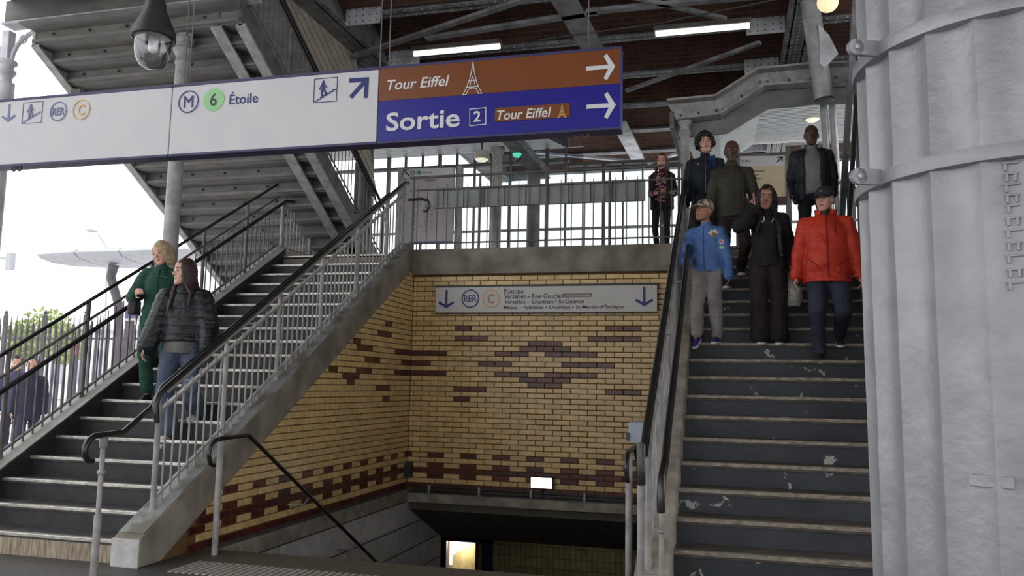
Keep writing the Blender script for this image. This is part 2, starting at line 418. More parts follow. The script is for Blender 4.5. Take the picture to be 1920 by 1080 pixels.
stringer(stR, 1.51, 1.7, YR, nzR, 11.3, .12, .5, (CONCR, CONCR))

# ---------------------------------------------------------------- railings
def rail_thing(name, label, loc, group=None): return thing(name, label, 'railing', loc, group)
def posts_and_bars(rl, line, zbase, ztop, ts, posts, bar_r=.0095, post_r=.024, over=.05, m=PAINT, sq=False):
    """line(t)->(x,y); vertical bars at ts, posts at posts"""
    for t_ in ts:
        x, y = line(t_); zb, zt = zbase(t_), ztop(t_)
        MB().tube([(x,y,zb),(x,y,zt-.02),(x,y,zt+over)], [bar_r, bar_r, bar_r*.55], 6).build('baluster', m, rl, smooth=True)
    for t_ in posts:
        x, y = line(t_); zb, zt = zbase(t_), ztop(t_)
        p = MB().tube([(x,y,zb-.06),(x,y,zt+.05)], post_r, 10).build('post', m, rl, smooth=True)
        MB().lathe([(.05,0),(.05,.012),(.03,.02)], (x,y,zb-.05), 10).build('base_flange', m, p, smooth=True)
def rng(a, b, st):
    o = []
    while a < b: o.append(a); a += st
    return o
def scroll(x, y, z, dy, ln, curl=.09, dz=0.):
    """handrail end that runs level, then curls down"""
    pts = [(x, y+dy*ln*k/3, z+dz*k/3) for k in range(1, 4)]
    cy, cz = pts[-1][1], pts[-1][2]-curl
    for k in range(1, 9):
        a = PI/2+k*PI/8*1.15
        pts.append((x, cy-dy*math.cos(a)*curl*1.0*1, cz+math.sin(a)*curl))
    return pts
def stair_rail(label, x, xin, nz, y0, y1, loc, bars=True, inner=True, foot=0):
    rl = rail_thing('stair_railing', label, loc)
    zb = lambda y: nz(y)+.10
    zr = lambda y: nz(y)+.91
    posts = rng(y0, y1, .92)
    bars_t = [b for b in rng(y0+.1, y1, .107) if min(abs(b-p) for p in posts) > .045]
    posts_and_bars(rl, lambda t: (x, t), zb, zr, bars_t, posts)
    MB().bar((x, y0, zr(y0)), (x, y1, zr(y1)), .04, .022).build('upper_bar', PAINT, rl)
    MB().bar((x, y0, zb(y0)+.09), (x, y1, zb(y1)+.09), .03, .016).build('lower_bar', PAINT, rl)
    zh = lambda y: nz(y)+1.07
    MB().tube([(x, y0-.02, zh(y0)-.25), (x, y0-.05, zh(y0)-.10), (x, y0-.02, zh(y0)-.02), (x, y0+.08, zh(y0+.08)), (x, y1, zh(y1)), (x, y1+.12, zh(y1)+.02)], .026, 10).build('handrail', BLACKR, rl, smooth=True)
    MB().tube([(x, y0+.1, zh(y0+.1)-.05), (x, y1, zh(y1)-.05)], .014, 8).build('handrail_core', PAINT, rl, smooth=True)
    for p in posts:
        MB().tube([(x, p, zr(p)), (x, p, zh(p)-.03)], .016, 8).build('handrail_stem', PAINT, rl, smooth=True)
    return rl, zh
rL, zh = stair_rail('grey barred railing with black handrail on the right edge of the left staircase', -4.68, -4.85, nzL, 6.05, 11.25, (-4.68, 6.05, 0))
# inner handrail of the left staircase, brought down to the free-standing post
X = -4.90
zi = lambda y: nzL(y)+.93
MB().tube([(X, y, zi(y)) for y in (11.2, 9, 7.2, 6.35)]+[(-4.80, 6.1, zi(6.1)-.02), (-4.70, 5.66, 1.06), (-4.69, 5.45, 1.055), (-4.68, 5.33, 1.05), (-4.68,5.27,1.02), (-4.68,5.245,.97), (-4.68,5.25,.91), (-4.68,5.28,.875), (-4.68,5.33,.865)], .024, 10).build('inner_handrail', BLACKR, rL, smooth=True)
for y in (6.6, 7.6, 8.6, 9.6, 10.6):
    MB().tube([(X, y, zi(y)-.02), (X, y, zi(y)-.07), (-4.70, y, zi(y)-.09)], .008, 6).build('bracket', PAINT, rL, smooth=True)
np_ = thing('newel_post', 'grey free-standing post carrying the black scroll-ended handrail at the foot of the left stairs', 'post', (-4.68, 5.43, 0))
MB().tube([(-4.68,5.43,0),(-4.68,5.43,.45)], .028, 12).build('shaft', PAINT, np_, smooth=True)
MB().tube([(-4.68,5.43,.45),(-4.68,5.43,1.0)], .019, 12).build('upper_shaft', PAINT, np_, smooth=True)
MB().lathe([(.019,-.02),(.03,-.01),(.03,.01),(.019,.02)], (-4.68,5.43,.77), 12).build('ring', PAINT, np_, smooth=True)
MB().lathe([(.02,-.05),(.032,-.03),(.034,.03),(.02,.04)], (-4.68,5.43,1.0), 12).build('cap', PAINT, np_, smooth=True)
# outer railing of the left staircase (against the street)
rO = rail_thing('stair_railing', 'barred railing with three sloping rails on the street side of the left staircase', (-6.8, 5.9, 0))
zb = lambda y: nzL(y)+.10
posts = rng(5.55, 11.3, .98)
posts_and_bars(rO, lambda t: (-6.8, t), zb, lambda y: nzL(y)+.80, [b for b in rng(5.4, 11.2, .115) if min(abs(b-p) for p in posts) > .05], posts, over=.09, m=PAINTD)
for hh, m_, r_ in ((1.15, BLACKR, .02), (.93, PAINTD, .016)):
    MB().tube([(-6.8, 5.2, nzL(5.2)+hh), (-6.8, 11.28, nzL(11.28)+hh)], r_, 8).build('handrail' if hh > 1 else 'mid_rail', m_, rO, smooth=True)
MB().bar((-6.8, 5.2, nzL(5.2)+.17), (-6.8, 11.28, nzL(11.28)+.17), .03, .02).build('lower_bar', PAINTD, rO)
MB().tube([(-6.66, 5.2, nzL(5.2)+.86), (-6.66, 11.28, nzL(11.28)+.86)], .026, 8).build('inner_handrail', BLACKR, rO, smooth=True)
for p in posts: MB().tube([(-6.8,p,nzL(p)+.8),(-6.8,p,nzL(p)+1.14)], .024, 8).build('post_head', PAINTD, rO, smooth=True)
# landing railing running back on the left
rB = rail_thing('landing_railing', 'grey barred railing along the left edge of the upper landing', (-6.8, 11.35, ZL))
pp = [11.4, 12.3, 13.2]
posts_and_bars(rB, lambda t: (-6.8, t), lambda t: ZL+.1, lambda t: ZL+.85, [b for b in rng(11.45, 13.2, .107) if min(abs(b-p) for p in pp) > .045], pp)
MB().bar((-6.8,11.3,ZL+.85),(-6.8,13.3,ZL+.85),.035,.02).bar((-6.8,11.3,ZL+.18),(-6.8,13.3,ZL+.18),.03,.016).build('cross_bar', PAINT, rB)
MB().tube([(-6.8,11.25,nzL(11.25)+1.15),(-6.8,11.45,ZL+1.12),(-6.8,13.3,ZL+1.12)], .022, 8).build('handrail', PAINTD, rB, smooth=True)
MB().tube([(-6.66,11.25,nzL(11.25)+.86),(-6.66,11.55,ZL+.93),(-6.66,11.9,ZL+.93)]+[(-6.66, 11.9+.1*math.sin(a), ZL+.83+.1*math.cos(a)) for a in (.5,1,1.5,2,2.5)], .024, 8).build('inner_handrail', BLACKR, rB, smooth=True)
# railing along the front of the landing
yf = YB+.06
rF = rail_thing('landing_railing', 'grey barred railing along the concrete landing edge above the brick wall', (-2.6, yf, 3.47))
xs = [aY(px, 400, yf).x for px in (1025, 1279)]
gap = (aY(1248,400,yf).x-aY(1228,400,yf).x)
posts = [-4.62, aY(1025,400,yf).x-1.02, aY(1025,400,yf).x, aY(1143,400,yf).x, -.66]
bs = rng(-4.55, -.7, .158)
posts_and_bars(rF, lambda t: (t, yf), lambda t: 3.47, lambda t: 4.40, [b for b in bs if min(abs(b-p) for p in posts) > .05], posts, bar_r=.008, post_r=.02, over=.07, m=PAINTD)
MB().tube([(-4.68,yf,4.60),(-.6,yf,4.60)], .021, 8).build('handrail', PAINTD, rF, smooth=True)
for p in posts: MB().tube([(p,yf,4.4),(p,yf,4.6)], .018, 8).build('handrail_stem', PAINTD, rF, smooth=True)
MB().bar((-4.68,yf,4.40),(-.6,yf,4.40),.03,.02).bar((-4.68,yf,3.58),(-.6,yf,3.58),.03,.02).build('cross_bar', PAINTD, rF)
MB().tube([(-4.68,yf-.05,4.25),(-4.45,yf-.05,4.25),(-4.37,yf-.05,4.22),(-4.34,yf-.05,4.15),(-4.37,yf-.05,4.08),(-4.43,yf-.05,4.06)], .022, 8).build('rail_end', BLACKR, rF, smooth=True)
pb = MB()
xa, xb = aY(815,360,yf+.06).x, aY(1210,360,yf+.06).x
pn = thing('back_of_sign', 'long grey metal panel fixed behind the landing railing', 'panel', ((xa+xb)/2, yf+.06, 4.3))
MB().box(xa, xb, yf+.03, yf+.09, 4.12, 4.43).build('sheet', mat('grey green sheet', s2l(150,154,150), s2l(132,136,132), .5), pn, bevel=.005)
x = xa+.15
while x < xb-.1:
    MB().box(x, x+.012, yf+.022, yf+.032, 4.12, 4.43).build('seam', DARK, pn); x += .32
# right staircase, left-hand railing
rR = rail_thing('stair_railing', 'twin black handrails on the left edge of the right staircase', (-.55, 5.6, 0))
zo = lambda y: nzR(y)+1.08
zi2 = lambda y: nzR(y)+.98
posts = rng(5.78, 11.3, .95)
posts_and_bars(rR, lambda t: (-.55, t), lambda y: nzR(y)+.1, lambda y: nzR(y)+.9, [b for b in rng(5.9, 11.3, .12) if min(abs(b-p) for p in posts) > .05], posts, m=PAINT, over=.02)
MB().bar((-.55,5.7,nzR(5.7)+.9),(-.55,11.3,nzR(11.3)+.9),.04,.02).build('upper_bar', PAINT, rR)
MB().tube([(-.545,11.35,zo(11.35)),(-.55,5.75,zo(5.75)),(-.555,5.55,zo(5.55)-.06),(-.56,5.42,1.12),(-.56,5.40,.98),(-.56,5.42,.88)], .03, 10).build('handrail', BLACKR, rR, smooth=True)
MB().tube([(-.42,11.35,zi2(11.35)),(-.42,5.9,zi2(5.9)),(-.42,5.6,zi2(5.6)-.03),(-.425,5.4,.93),(-.43,5.36,.82),(-.43,5.38,.72)], .027, 10).build('inner_handrail', BLACKR, rR, smooth=True)
MB().tube([(-.565,5.44,0),(-.565,5.44,.98)], .022, 10).build('end_post', PAINT, rR, smooth=True)
MB().tube([(-.43,5.40,0),(-.43,5.40,.45),(-.43,5.40,.8)], [.02,.016,.014], 10).build('inner_end_post', PAINT, rR, smooth=True)
MB().lathe([(.015,-.015),(.024,-.008),(.024,.008),(.015,.015)], (-.43,5.40,.6), 10).build('ring', PAINT, rR, smooth=True)
for y in rng(6.3, 11.3, 1.0):
    MB().tube([(-.42,y,zi2(y)-.02),(-.44,y,zi2(y)-.07),(-.55,y,zi2(y)-.09)], .008, 6).build('bracket', PAINT, rR, smooth=True)
bx = thing('wall_device', 'small grey box with a black lens fixed outside the right stair railing', 'box', (-.7, 6.5, 1.15))
MB().box(-.76, -.62, 6.42, 6.56, 1.07, 1.23).build('housing', mat('pale blue grey plastic', s2l(160,168,178), s2l(150,158,168), .4), bx, bevel=.01)
MB().box(-.775, -.755, 6.40, 6.46, 1.09, 1.15).build('lens', DARK, bx)
MB().box(-.64, -.55, 6.47, 6.51, 1.12, 1.17).build('arm', DARK, bx)
# handrails of the stairs going down
for (px_, lab, x_, sgn) in ((0, 'thin black handrail with grey post at the left of the stairs going down', -4.30, 1), (1, 'thin black handrail with pale post at the right of the stairs going down', -.79, -1)):
    y_ = 6.4 if px_ == 0 else 6.72
    ht = .98
    h2 = thing('down_handrail', lab, 'handrail', (x_, y_, 0))
    MB().tube([(x_,y_,0 if px_ == 0 else -.3),(x_,y_,ht-.02)], .028, 10).build('post', PAINT, h2, smooth=True)
    c = [(x_, y_-.14+.0, ht-.2), (x_, y_-.17, ht-.12), (x_, y_-.15, ht-.05), (x_, y_-.09, ht-.01), (x_, y_, ht+.005), (x_, y_+.42, ht+.01), (x_, y_+.42+4.2, ht-4.2*.57)]
    c.insert(0, (x_, y_-.08, ht-.22))
    MB().tube(c, .02, 10).build('rail', BLACKR, h2, smooth=True)
    for k in (1.2, 2.4, 3.4):
        yy = y_+.42+k; zz = ht-k*.57
        MB().tube([(x_,yy,zz-.02),(x_-.05*sgn,yy,zz-.09),(x_-.24*sgn if sgn > 0 else x_+.15,yy,zz-.1)], .01, 6).build('bracket', PAINT, h2, smooth=True)
fl_ = thing('floodlight', 'small bright white floodlight on the ledge under the brick wall', 'lamp', (-2.53, YB-.1, .1))
MB().box(-2.69, -2.37, YB-.1, YB-.04, .075, .24).build('housing', DARK, fl_, bevel=.006)
MB().box(-2.675, -2.385, YB-.106, YB-.101, .09, .228).build('lens', mat('lit lens', (1,1,1), (1,1,1), .5, emit=((1,1,1.0), 5)), fl_)
MB().tube([(-2.53,YB-.07,.08),(-2.53,YB-.07,-.07)], .015, 6).build('bracket', DARK, fl_)
ct = thing('cable_tray', 'dark cable conduit running along the ledge under the brick wall', 'conduit', (-2.6, YB-.05, 0))
MB().tube([(XW+.1,YB-.04,.03),(-.72,YB-.04,-.0)], .016, 8).tube([(XW+.1,YB-.05,-.03),(-.72,YB-.05,-.04)], .01, 8).build('conduit', DARK, ct, smooth=True)
for x in rng(-4.2, -.8, .75): MB().box(x, x+.03, YB-.08, YB, -.06, .05).build('clip', PAINT, ct)
# ---------------------------------------------------------------- flat print helpers (planes facing the camera, y = const)
def plate(parent, name, poly, y, m, th=.002):
    return MB().prism([(a, b) for a, b in poly], (0,y,0), (1,0,0), (0,0,1), (0,-th,0)).build(name, m, parent)
def P2(y, *pts): return [(aY(a, b, y).x, aY(a, b, y).z) for a, b in pts]
def stroke(mb, pts, wd, y, th=.002, closed=False):
    n = len(pts)
    for i in range(n if closed else n-1):
        a, b = V((pts[i][0], 0, pts[i][1])), V((pts[(i+1) % n][0], 0, pts[(i+1) % n][1])); d = (b-a)
        if d.length < 1e-6: continue
        e = d.normalized()*wd*.45; q = V((-d.z, 0, d.x)).normalized()*wd/2
        mb.obox((a+b)/2+V((0,y-th/2-len(mb.v)*2e-5,0)), d/2+e, q, V((0,th/2,0)))
def circ(cx, cz, r, n=28, rz=None): return [(cx+r*math.cos(2*PI*i/n), cz+(rz or r)*math.sin(2*PI*i/n)) for i in range(n)]
def txt(s, box, y, m, parent, name='lettering', shear=0., bold=0., th=.0015):
    x0, x1, z0, z1 = box
    cu = bpy.data.curves.new('t', 'FONT'); cu.body = s; cu.shear = shear; cu.offset = bold; cu.extrude = .004; cu.resolution_u = 3
    o = bpy.data.objects.new('t', cu); COL.objects.link(o); bpy.context.view_layer.update()
    dg = bpy.context.evaluated_depsgraph_get(); me = bpy.data.meshes.new_from_object(o.evaluated_get(dg))
    bpy.data.objects.remove(o)
    a = np.empty(len(me.vertices)*3); me.vertices.foreach_get('co', a); a = a.reshape(-1, 3)
    lo_, hi_ = a.min(0), a.max(0)
    X_ = x0+(a[:,0]-lo_[0])/(hi_[0]-lo_[0])*(x1-x0); Z_ = z0+(a[:,1]-lo_[1])/(hi_[1]-lo_[1])*(z1-z0)
    Y_ = y-th*(a[:,2]-lo_[2])/(hi_[2]-lo_[2])
    me.vertices.foreach_set('co', np.stack([X_, Y_, Z_], 1).ravel()); me.materials.clear(); me.materials.append(m); me.name = name
    return link(name, me, parent)
def tbox(y, x0, y0, x1, y1):
    """bbox from a pixel box, sheared with the sign: left-bottom (x0,y0) and right-top (x1,y1)"""
    a, b = aY(x0, y0, y), aY(x1, y1, y); return (a.x, b.x, a.z, b.z)
def arrow(parent, c, s, ang, wd, y, m):
    """shaft with an open head, pointing along ang (0 = right)"""
    mb = MB(); ca, sa = math.cos(ang), math.sin(ang); R_ = lambda p: (c[0]+(p[0]*ca-p[1]*sa)*s, c[1]+(p[0]*sa+p[1]*ca)*s)
    h = wd/s/2; g = h*1.45
    pl_ = [(-1,-h),(1-2.6*h-g*.4,-h),(.22,-.75-h*.3),(.22+g*1.1,-.75-g*.95),(1.02,0),(.22+g*1.1,.75+g*.95),(.22,.75+h*.3),(1-2.6*h-g*.4,h),(-1,h)]
    mb.prism([R_(q) for q in pl_], (0,y,0), (1,0,0), (0,0,1), (0,-.002,0))
    return mb.build('arrow', m, parent)
def ring_badge(parent, c, r, s, y, mr, mt, fill=None, tb=.62, name='badge', wd=.007):
    if fill: b = plate(parent, name, circ(c[0], c[1], r), y, fill)
    else:
        mb = MB(); stroke(mb, circ(c[0], c[1], r), wd, y, closed=True); b = mb.build(name, mr, parent)
    txt(s, (c[0]-r*tb, c[0]+r*tb, c[1]-r*(.42 if len(s) > 1 else .55), c[1]+r*(.42 if len(s) > 1 else .55)), y-.002, mt, b, bold=.012 if s != 'M' else 0)
    return b
def eiffel(parent, x, z0, z1, wd, y, m):
    h = z1-z0; b = h*.30; mb = MB()
    for sg in (-1, 1):
        stroke(mb, [(x+sg*b, z0), (x+sg*b*.62, z0+h*.22), (x+sg*b*.36, z0+h*.42), (x+sg*b*.14, z0+h*.72), (x, z1)], wd, y)
        stroke(mb, [(x+sg*b*.66, z0), (x+sg*b*.42, z0+h*.16), (x, z0+h*.20)], wd, y)
        stroke(mb, [(x+sg*b*.28, z0+h*.24), (x+sg*b*.12, z0+h*.46), (x, z0+h*.55)], wd*.8, y)
        stroke(mb, [(x+sg*b, z0), (x+sg*b*.66, z0)], wd, y)
    stroke(mb, [(x-b*.66, z0+h*.22), (x+b*.66, z0+h*.22)], wd, y); stroke(mb, [(x-b*.4, z0+h*.42), (x+b*.4, z0+h*.42)], wd, y)
    return mb.build('tower_emblem', m, parent)
def stair_picto(parent, x0, x1, z0, z1, y, m):
    W_, H_ = x1-x0, z1-z0; mb = MB(); stroke(mb, [(x0,z0),(x1,z0),(x1,z1),(x0,z1)], .004, y, closed=True)
    st = []; n = 7
    for i in range(n):
        xx = x0+W_*(.03+.94*i/n); zz = z0+H_*(.06+.5*i/n); st += [(xx, zz), (xx+W_*.94/n, zz)]
    for i in range(1, len(st)-1, 2): st[i] = (st[i][0], st[i][1])
    stroke(mb, st, .006, y)
    cx = x0+W_*.40
    for q in circ(cx, z0+H_*.86, W_*.055, 10), : mb.prism(q, (0,y,0), (1,0,0), (0,0,1), (0,-.002,0))
    stroke(mb, [(cx, z0+H_*.76), (cx+W_*.02, z0+H_*.50)], W_*.13, y); stroke(mb, [(cx-.01, z0+H_*.5), (cx-W_*.03, z0+H_*.26)], W_*.07, y)
    stroke(mb, [(cx+W_*.04, z0+H_*.5), (cx+W_*.13, z0+H_*.40), (cx+W_*.12, z0+H_*.32)], W_*.06, y)
    stroke(mb, [(cx-W_*.05, z0+H_*.72), (cx-W_*.15, z0+H_*.55)], W_*.045, y); stroke(mb, [(cx+W_*.05, z0+H_*.72), (cx+W_*.16, z0+H_*.62)], W_*.045, y)
    return mb.build('stair_pictogram', m, parent)
# ---------------------------------------------------------------- the long hanging sign
Y4 = 4.5
xS = [-5.06, aY(319, 230, Y4).x, aY(708.5, 200, Y4).x, aY(1165, 165, Y4).x]
zt_, zb_ = 3.412, 2.955
ZC_ = 6.9
def panel(label, x0, x1, m, hang):
    s_ = thing('hanging_sign', label, 'sign', ((x0+x1)/2, Y4, zb_))
    MB().box(x0+.004, x1-.004, Y4, Y4+.10, zb_, zt_).build('panel', m, s_, bevel=.003)
    MB().box(x0+.003, x1-.003, Y4-.004, Y4+.104, zt_, zt_+.016).box(x0+.003, x1-.003, Y4-.003, Y4+.103, zb_-.014, zb_).build('edge_trim', SIGNDK, s_)
    for xx in hang: MB().tube([(aY(xx,150,Y4).x,Y4+.05,zt_),(aY(xx,150,Y4).x,Y4+.05,ZC_)], .004, 6).build('hanger', PAINTD, s_)
    return s_
yp = Y4-.001
s1 = panel('white hanging sign panel at the far left with grey down arrow, RER and C badges', xS[0], xS[1], SIGNW, (336,))
q = aY(17, 212, Y4); arrow(s1, (q.x, q.z), .065, -PI/2, .016, yp, INKF)
a_, b_ = aY(41, 232, Y4), aY(81, 190, Y4); stair_picto(s1, a_.x, b_.x, a_.z, b_.z, yp, INKF)
q = aY(110, 209, Y4); ring_badge(s1, (q.x, q.z), .066, 'RER', yp, INKF, INKF, tb=.75)
q = aY(153, 206, Y4); ring_badge(s1, (q.x, q.z), .068, 'C', yp, INKY, INKY, tb=.4)
s2 = panel('white hanging sign panel reading Étoile with a green 6 badge and blue diagonal arrow', xS[1], xS[2], SIGNW, (346, 705))
q = aY(354, 191, Y4); ring_badge(s2, (q.x, q.z), .073, 'M', yp, INKN, INKN, tb=.48)
q = aY(401, 187, Y4); ring_badge(s2, (q.x, q.z), .078, '6', yp, INKG, INKGD, fill=INKG, tb=.32)
txt('Étoile', tbox(Y4, 430, 196.5, 485, 168.5), yp, INKN, s2, bold=.01)
a_, b_ = aY(588, 193, Y4), aY(633, 145, Y4); stair_picto(s2, a_.x, b_.x, a_.z, b_.z, yp, INKN)
mb = MB(); P = lambda *p: P2(yp, *p)
stroke(mb, P((660,180),(686,151)), .027, yp); stroke(mb, P((658,151),(688,149),(686,180)), .027, yp); mb.build('arrow', INKN, s2)
s3 = panel('brown and blue hanging sign reading Tour Eiffel and Sortie 2', xS[2], xS[3], SIGNBL, (722, 1100))
zm = aY(935, 173.5, Y4).z
plate(s3, 'brown_band', [(xS[2]+.004, zm), (xS[3]-.004, zm), (xS[3]-.004, zt_), (xS[2]+.004, zt_)], yp, SIGNBR)
yq = yp-.002
txt('Tour Eiffel', tbox(Y4, 726, 170, 843, 141), yq, INKW, s3, shear=.2, bold=.012)
q0, q1 = aY(886, 177, Y4), aY(886, 117, Y4); eiffel(s3, q0.x, q0.z, q1.z, .0045, yq, INKW)
txt('Sortie', tbox(Y4, 724, 247, 863, 202), yq, INKW, s3, bold=.018)
mb = MB(); stroke(mb, P2(yq, (881,236),(911,233),(911,202),(881,205)), .005, yq, closed=True); bx2 = mb.build('number_frame', INKW, s3)
txt('2', tbox(Y4, 888, 229, 902, 208), yq, INKW, bx2, bold=.02)
a_, b_ = aY(928, 229, Y4), aY(1069, 196, Y4)
tb_ = plate(s3, 'brown_label', [(a_.x,a_.z),(b_.x,a_.z),(b_.x,b_.z+.008),(a_.x,b_.z+.008)], yq, SIGNBR)
txt('Tour Eiffel', tbox(Y4, 932, 226, 1034, 201), yq-.002, INKW, tb_, shear=.2, bold=.012)
q0, q1 = aY(1054, 221, Y4), aY(1054, 195, Y4); eiffel(tb_, q0.x, q0.z, q1.z, .003, yq-.002, INKY)
for (px, py) in ((1126, 127), (1127, 199)):
    q = aY(px, py, Y4); arrow(s3, (q.x, q.z), .083, 0, .024, yq, INKW)
for px in (45, 148, 32, 1090):
    pass
for px, py in ((145, 175), (32, 312), (1090, 247)):
    q = aY(px, py, Y4+.05); c = thing('cable_clip', {145: 'small double-ring clip on top of the left sign panel', 32: 'small double-ring clip under the left sign panel', 1090: 'small dark double-ring clip under the blue sign panel'}[px], 'clip', tuple(q))
    zz = q.z
    MB().box(q.x-.04, q.x+.04, q.y-.02, q.y+.02, zz-.01, zz+.025).build('plate', PAINTD, c)
    for sg in (-1, 1): MB().tube([(q.x+sg*.024+.016*math.cos(a), q.y, zz-.018+.016*math.sin(a)) for a in [k*PI/4 for k in range(9)]], .005, 5).build('ring', PAINTD, c)
# ---------------------------------------------------------------- sign on the brick wall
Yw = YB-.07
ws = thing('wall_sign', 'long white sign with two down arrows and RER C badges on the brick wall', 'sign', (-2.55, Yw, 2.5))
a_, b_ = aY(816, 586, Yw), aY(1232, 534, Yw)
MB().box(a_.x, b_.x, Yw, Yw+.06, a_.z, b_.z).build('panel', mat('wall sign white', s2l(205,203,198), s2l(198,196,190), .4), ws, bevel=.003)
MB().box(a_.x-.01, b_.x+.01, Yw-.004, Yw+.065, b_.z, b_.z+.03).box(a_.x-.01, b_.x+.01, Yw-.004, Yw+.065, a_.z-.015, a_.z).build('edge_trim', DARK, ws)
yp = Yw-.001
for px, py in ((837, 561), (1208, 556)):
    q = aY(px, py, Yw); arrow(ws, (q.x, q.z), .135, -PI/2, .035, yp, INKN)
q = aY(882, 560, Yw); ring_badge(ws, (q.x, q.z), .125, 'RER', yp, INKN, INKN, tb=.78, wd=.018)
q = aY(921, 560, Yw); ring_badge(ws, (q.x, q.z), .125, 'C', yp, INKY, INKR, tb=.4, wd=.018)
for s_, bb in (('Pontoise', (945,551,982,541)), ('Versailles – Rive Gauche', (945,560.5,1052,550)), ('Versailles – Chantiers • St-Quentin', (945,571,1095,561)), ('Massy – Palaiseau • Dourdan • St-Martin-d’Étampes', (945,581.5,1171,570))):
    txt(s_, tbox(Yw, *bb), yp, INKK, ws, bold=.012)
lb = plate(ws, 'grey_label', P2(yp, (1054,558),(1110,557),(1110,550),(1054,550.5)), yp, INKGR)
txt('Château de Versailles', tbox(Yw, 1057, 556.5, 1108, 551.5), yp-.002, INKW, lb)

# ---------------------------------------------------------------- large fluted silver column on the right
Zc = 3.6; cc = cam_pos+(rt*((1926-960)/F*Zc)); ccx = cc.x+fw.x*Zc/1; ccy = cc.y+fw.y*Zc
CX, CY, CR = ccx, ccy, .665
cl = thing('fluted_column', 'huge silver-painted fluted iron column with bands on the right', 'column', (CX, CY, 0))
NF, SUB = 22, 8
a0 = math.atan2(cam_pos.y-CY, cam_pos.x-CX)
zb1 = cam_pos.z+(737-284)/F*(Zc-CR)*1.0+.02
zb2 = zb1+ (284+8)/F*(Zc-CR)*1.04
print('column', CX, CY, zb1, zb2)
def flute(z0, z1, r_off, name='shaft'):
    mb = MB(); zs = [z0+(z1-z0)*i/24 for i in range(25)]; n = NF*SUB
    for z in zs:
        for j in range(n):
            th = a0+2*PI*(j/n)+.09
            k = (j % SUB)/SUB
            d = .034*math.sin(PI*k)**.8
            R_ = CR-.012+.007*z+r_off-d+.0025*noise.noise((th*3, z*3, 0))
            mb.v.append((CX+R_*math.cos(th), CY+R_*math.sin(th), z))
    for i in range(24):
        for j in range(n): mb.face([i*n+j, i*n+(j+1) % n, (i+1)*n+(j+1) % n, (i+1)*n+j])
    mb.face([24*n+j for j in range(n)])
    o = mb.build(name, SILV, cl, smooth=True); o.data.set_sharp_from_angle(angle=math.radians(28)); return o
flute(0, zb1+.03, 0, 'lower_shaft'); flute(zb1+.03, zb2+.03, -.01, 'middle_shaft'); flute(zb2+.03, 7.3, -.02, 'upper_shaft')
for z, nm in ((zb1, 'lower'), (zb2, 'upper')):
    R_ = CR-.012+.007*z+(.014 if nm == 'lower' else .006)
    MB().lathe([(R_-.05,0),(R_,.004),(R_+.004,.03),(R_,.062),(R_-.05,.068)], (CX,CY,z), 72, cap=False).build('band', SILV, cl, smooth=True)
    # clamp lugs and bolt at the left edge of the band
    al = math.atan2(-fw.y, -fw.x)-1.42
    ex, ey = math.cos(al), math.sin(al); T = V((ex, ey, 0)); N_ = V((-ey, ex, 0))
    c = V((CX, CY, z+.034))+T*(R_+.05)
    lg = MB().obox(c, T*.055, N_*.012, V((0,0,.034)))
    lg.lathe([(.036,-.012),(.036,.012)], c+T*.05, 20, axis=N_)
    lo_ = lg.build('clamp_lug', SILV, cl, smooth=True)
    MB().lathe([(.0,-.026),(.013,-.02),(.013,.02),(0,.026)], c+T*.05, 10, axis=N_).build('bolt', STEEL, lo_, smooth=True)
q = V((CX,CY,0)); f2 = (V((0,0,0))-V((CX,CY,0))).normalized(); sd_ = V((-f2.y, f2.x, 0))
def on_col(px, py, off=.0):
    d = fw+rt*((px-960)/F)-up*((py-540)/F); a = d.x**2+d.y**2; b = -2*(d.x*CX+d.y*CY); R_ = CR-.0+off
    c_ = CX**2+CY**2-R_**2; t = (-b-math.sqrt(max(0, b*b-4*a*c_)))/(2*a); return cam_pos+d*t
p_ = on_col(1860, 903, -.02); nrm = (V((p_.x-CX, p_.y-CY, 0))).normalized(); tg = V((-nrm.y, nrm.x, 0))
pl = MB().obox(p_, tg*.075, V((0,0,.022)), nrm*.008).build('small_plate', SILV, cl, bevel=.003)
for i, (yy, ww) in enumerate(((312,.035),(332,.028),(352,.035),(372,.03),(392,.025),(415,.03),(438,.034),(462,.03),(486,.034),(512,.03),(536,.034))):
    p_ = on_col(1895+i*.9, yy, -.022); nrm = (V((p_.x-CX, p_.y-CY, 0))).normalized(); tg = V((-nrm.y, nrm.x, 0))
    mb = MB(); mb.obox(p_+V((0,0,.014)), tg*ww*.8, V((0,0,.004)), nrm*.0035).obox(p_-tg*ww*.5, tg*.005, V((0,0,.016)), nrm*.0035)
    if i % 2: mb.obox(p_+tg*ww*.5, tg*.005, V((0,0,.016)), nrm*.0035)
    mb.build('raised_cast_mark', SILV, cl, bevel=.002)

# ---------------------------------------------------------------- viaduct ceiling: vaults, beams, girders
VB = mat('vault brick', s2l(96,64,52), s2l(64,44,38), .85, scale=2.5)
def brickify(m):
    N = m.node_tree.nodes; L = m.node_tree.links; b = N['Principled BSDF']
    tc = N.new('ShaderNodeTexCoord'); t = N.new('ShaderNodeTexBrick'); t.inputs['Scale'].default_value = 1; t.inputs['Brick Width'].default_value = .24; t.inputs['Row Height'].default_value = .075; t.inputs['Mortar Size'].default_value = .008
    t.inputs['Mortar'].default_value = (*s2l(88,72,64), 1); L.new(tc.outputs['Object'], t.inputs['Vector'])
    old = b.inputs['Base Color'].links[0].from_socket; L.new(old, t.inputs['Color1'])
    hs = N.new('ShaderNodeHueSaturation'); hs.inputs['Value'].default_value = .78; L.new(old, hs.inputs['Color']); L.new(hs.outputs['Color'], t.inputs['Color2'])
    L.new(t.outputs['Color'], b.inputs['Base Color'])
brickify(VB)
ceil = struct('ceiling')
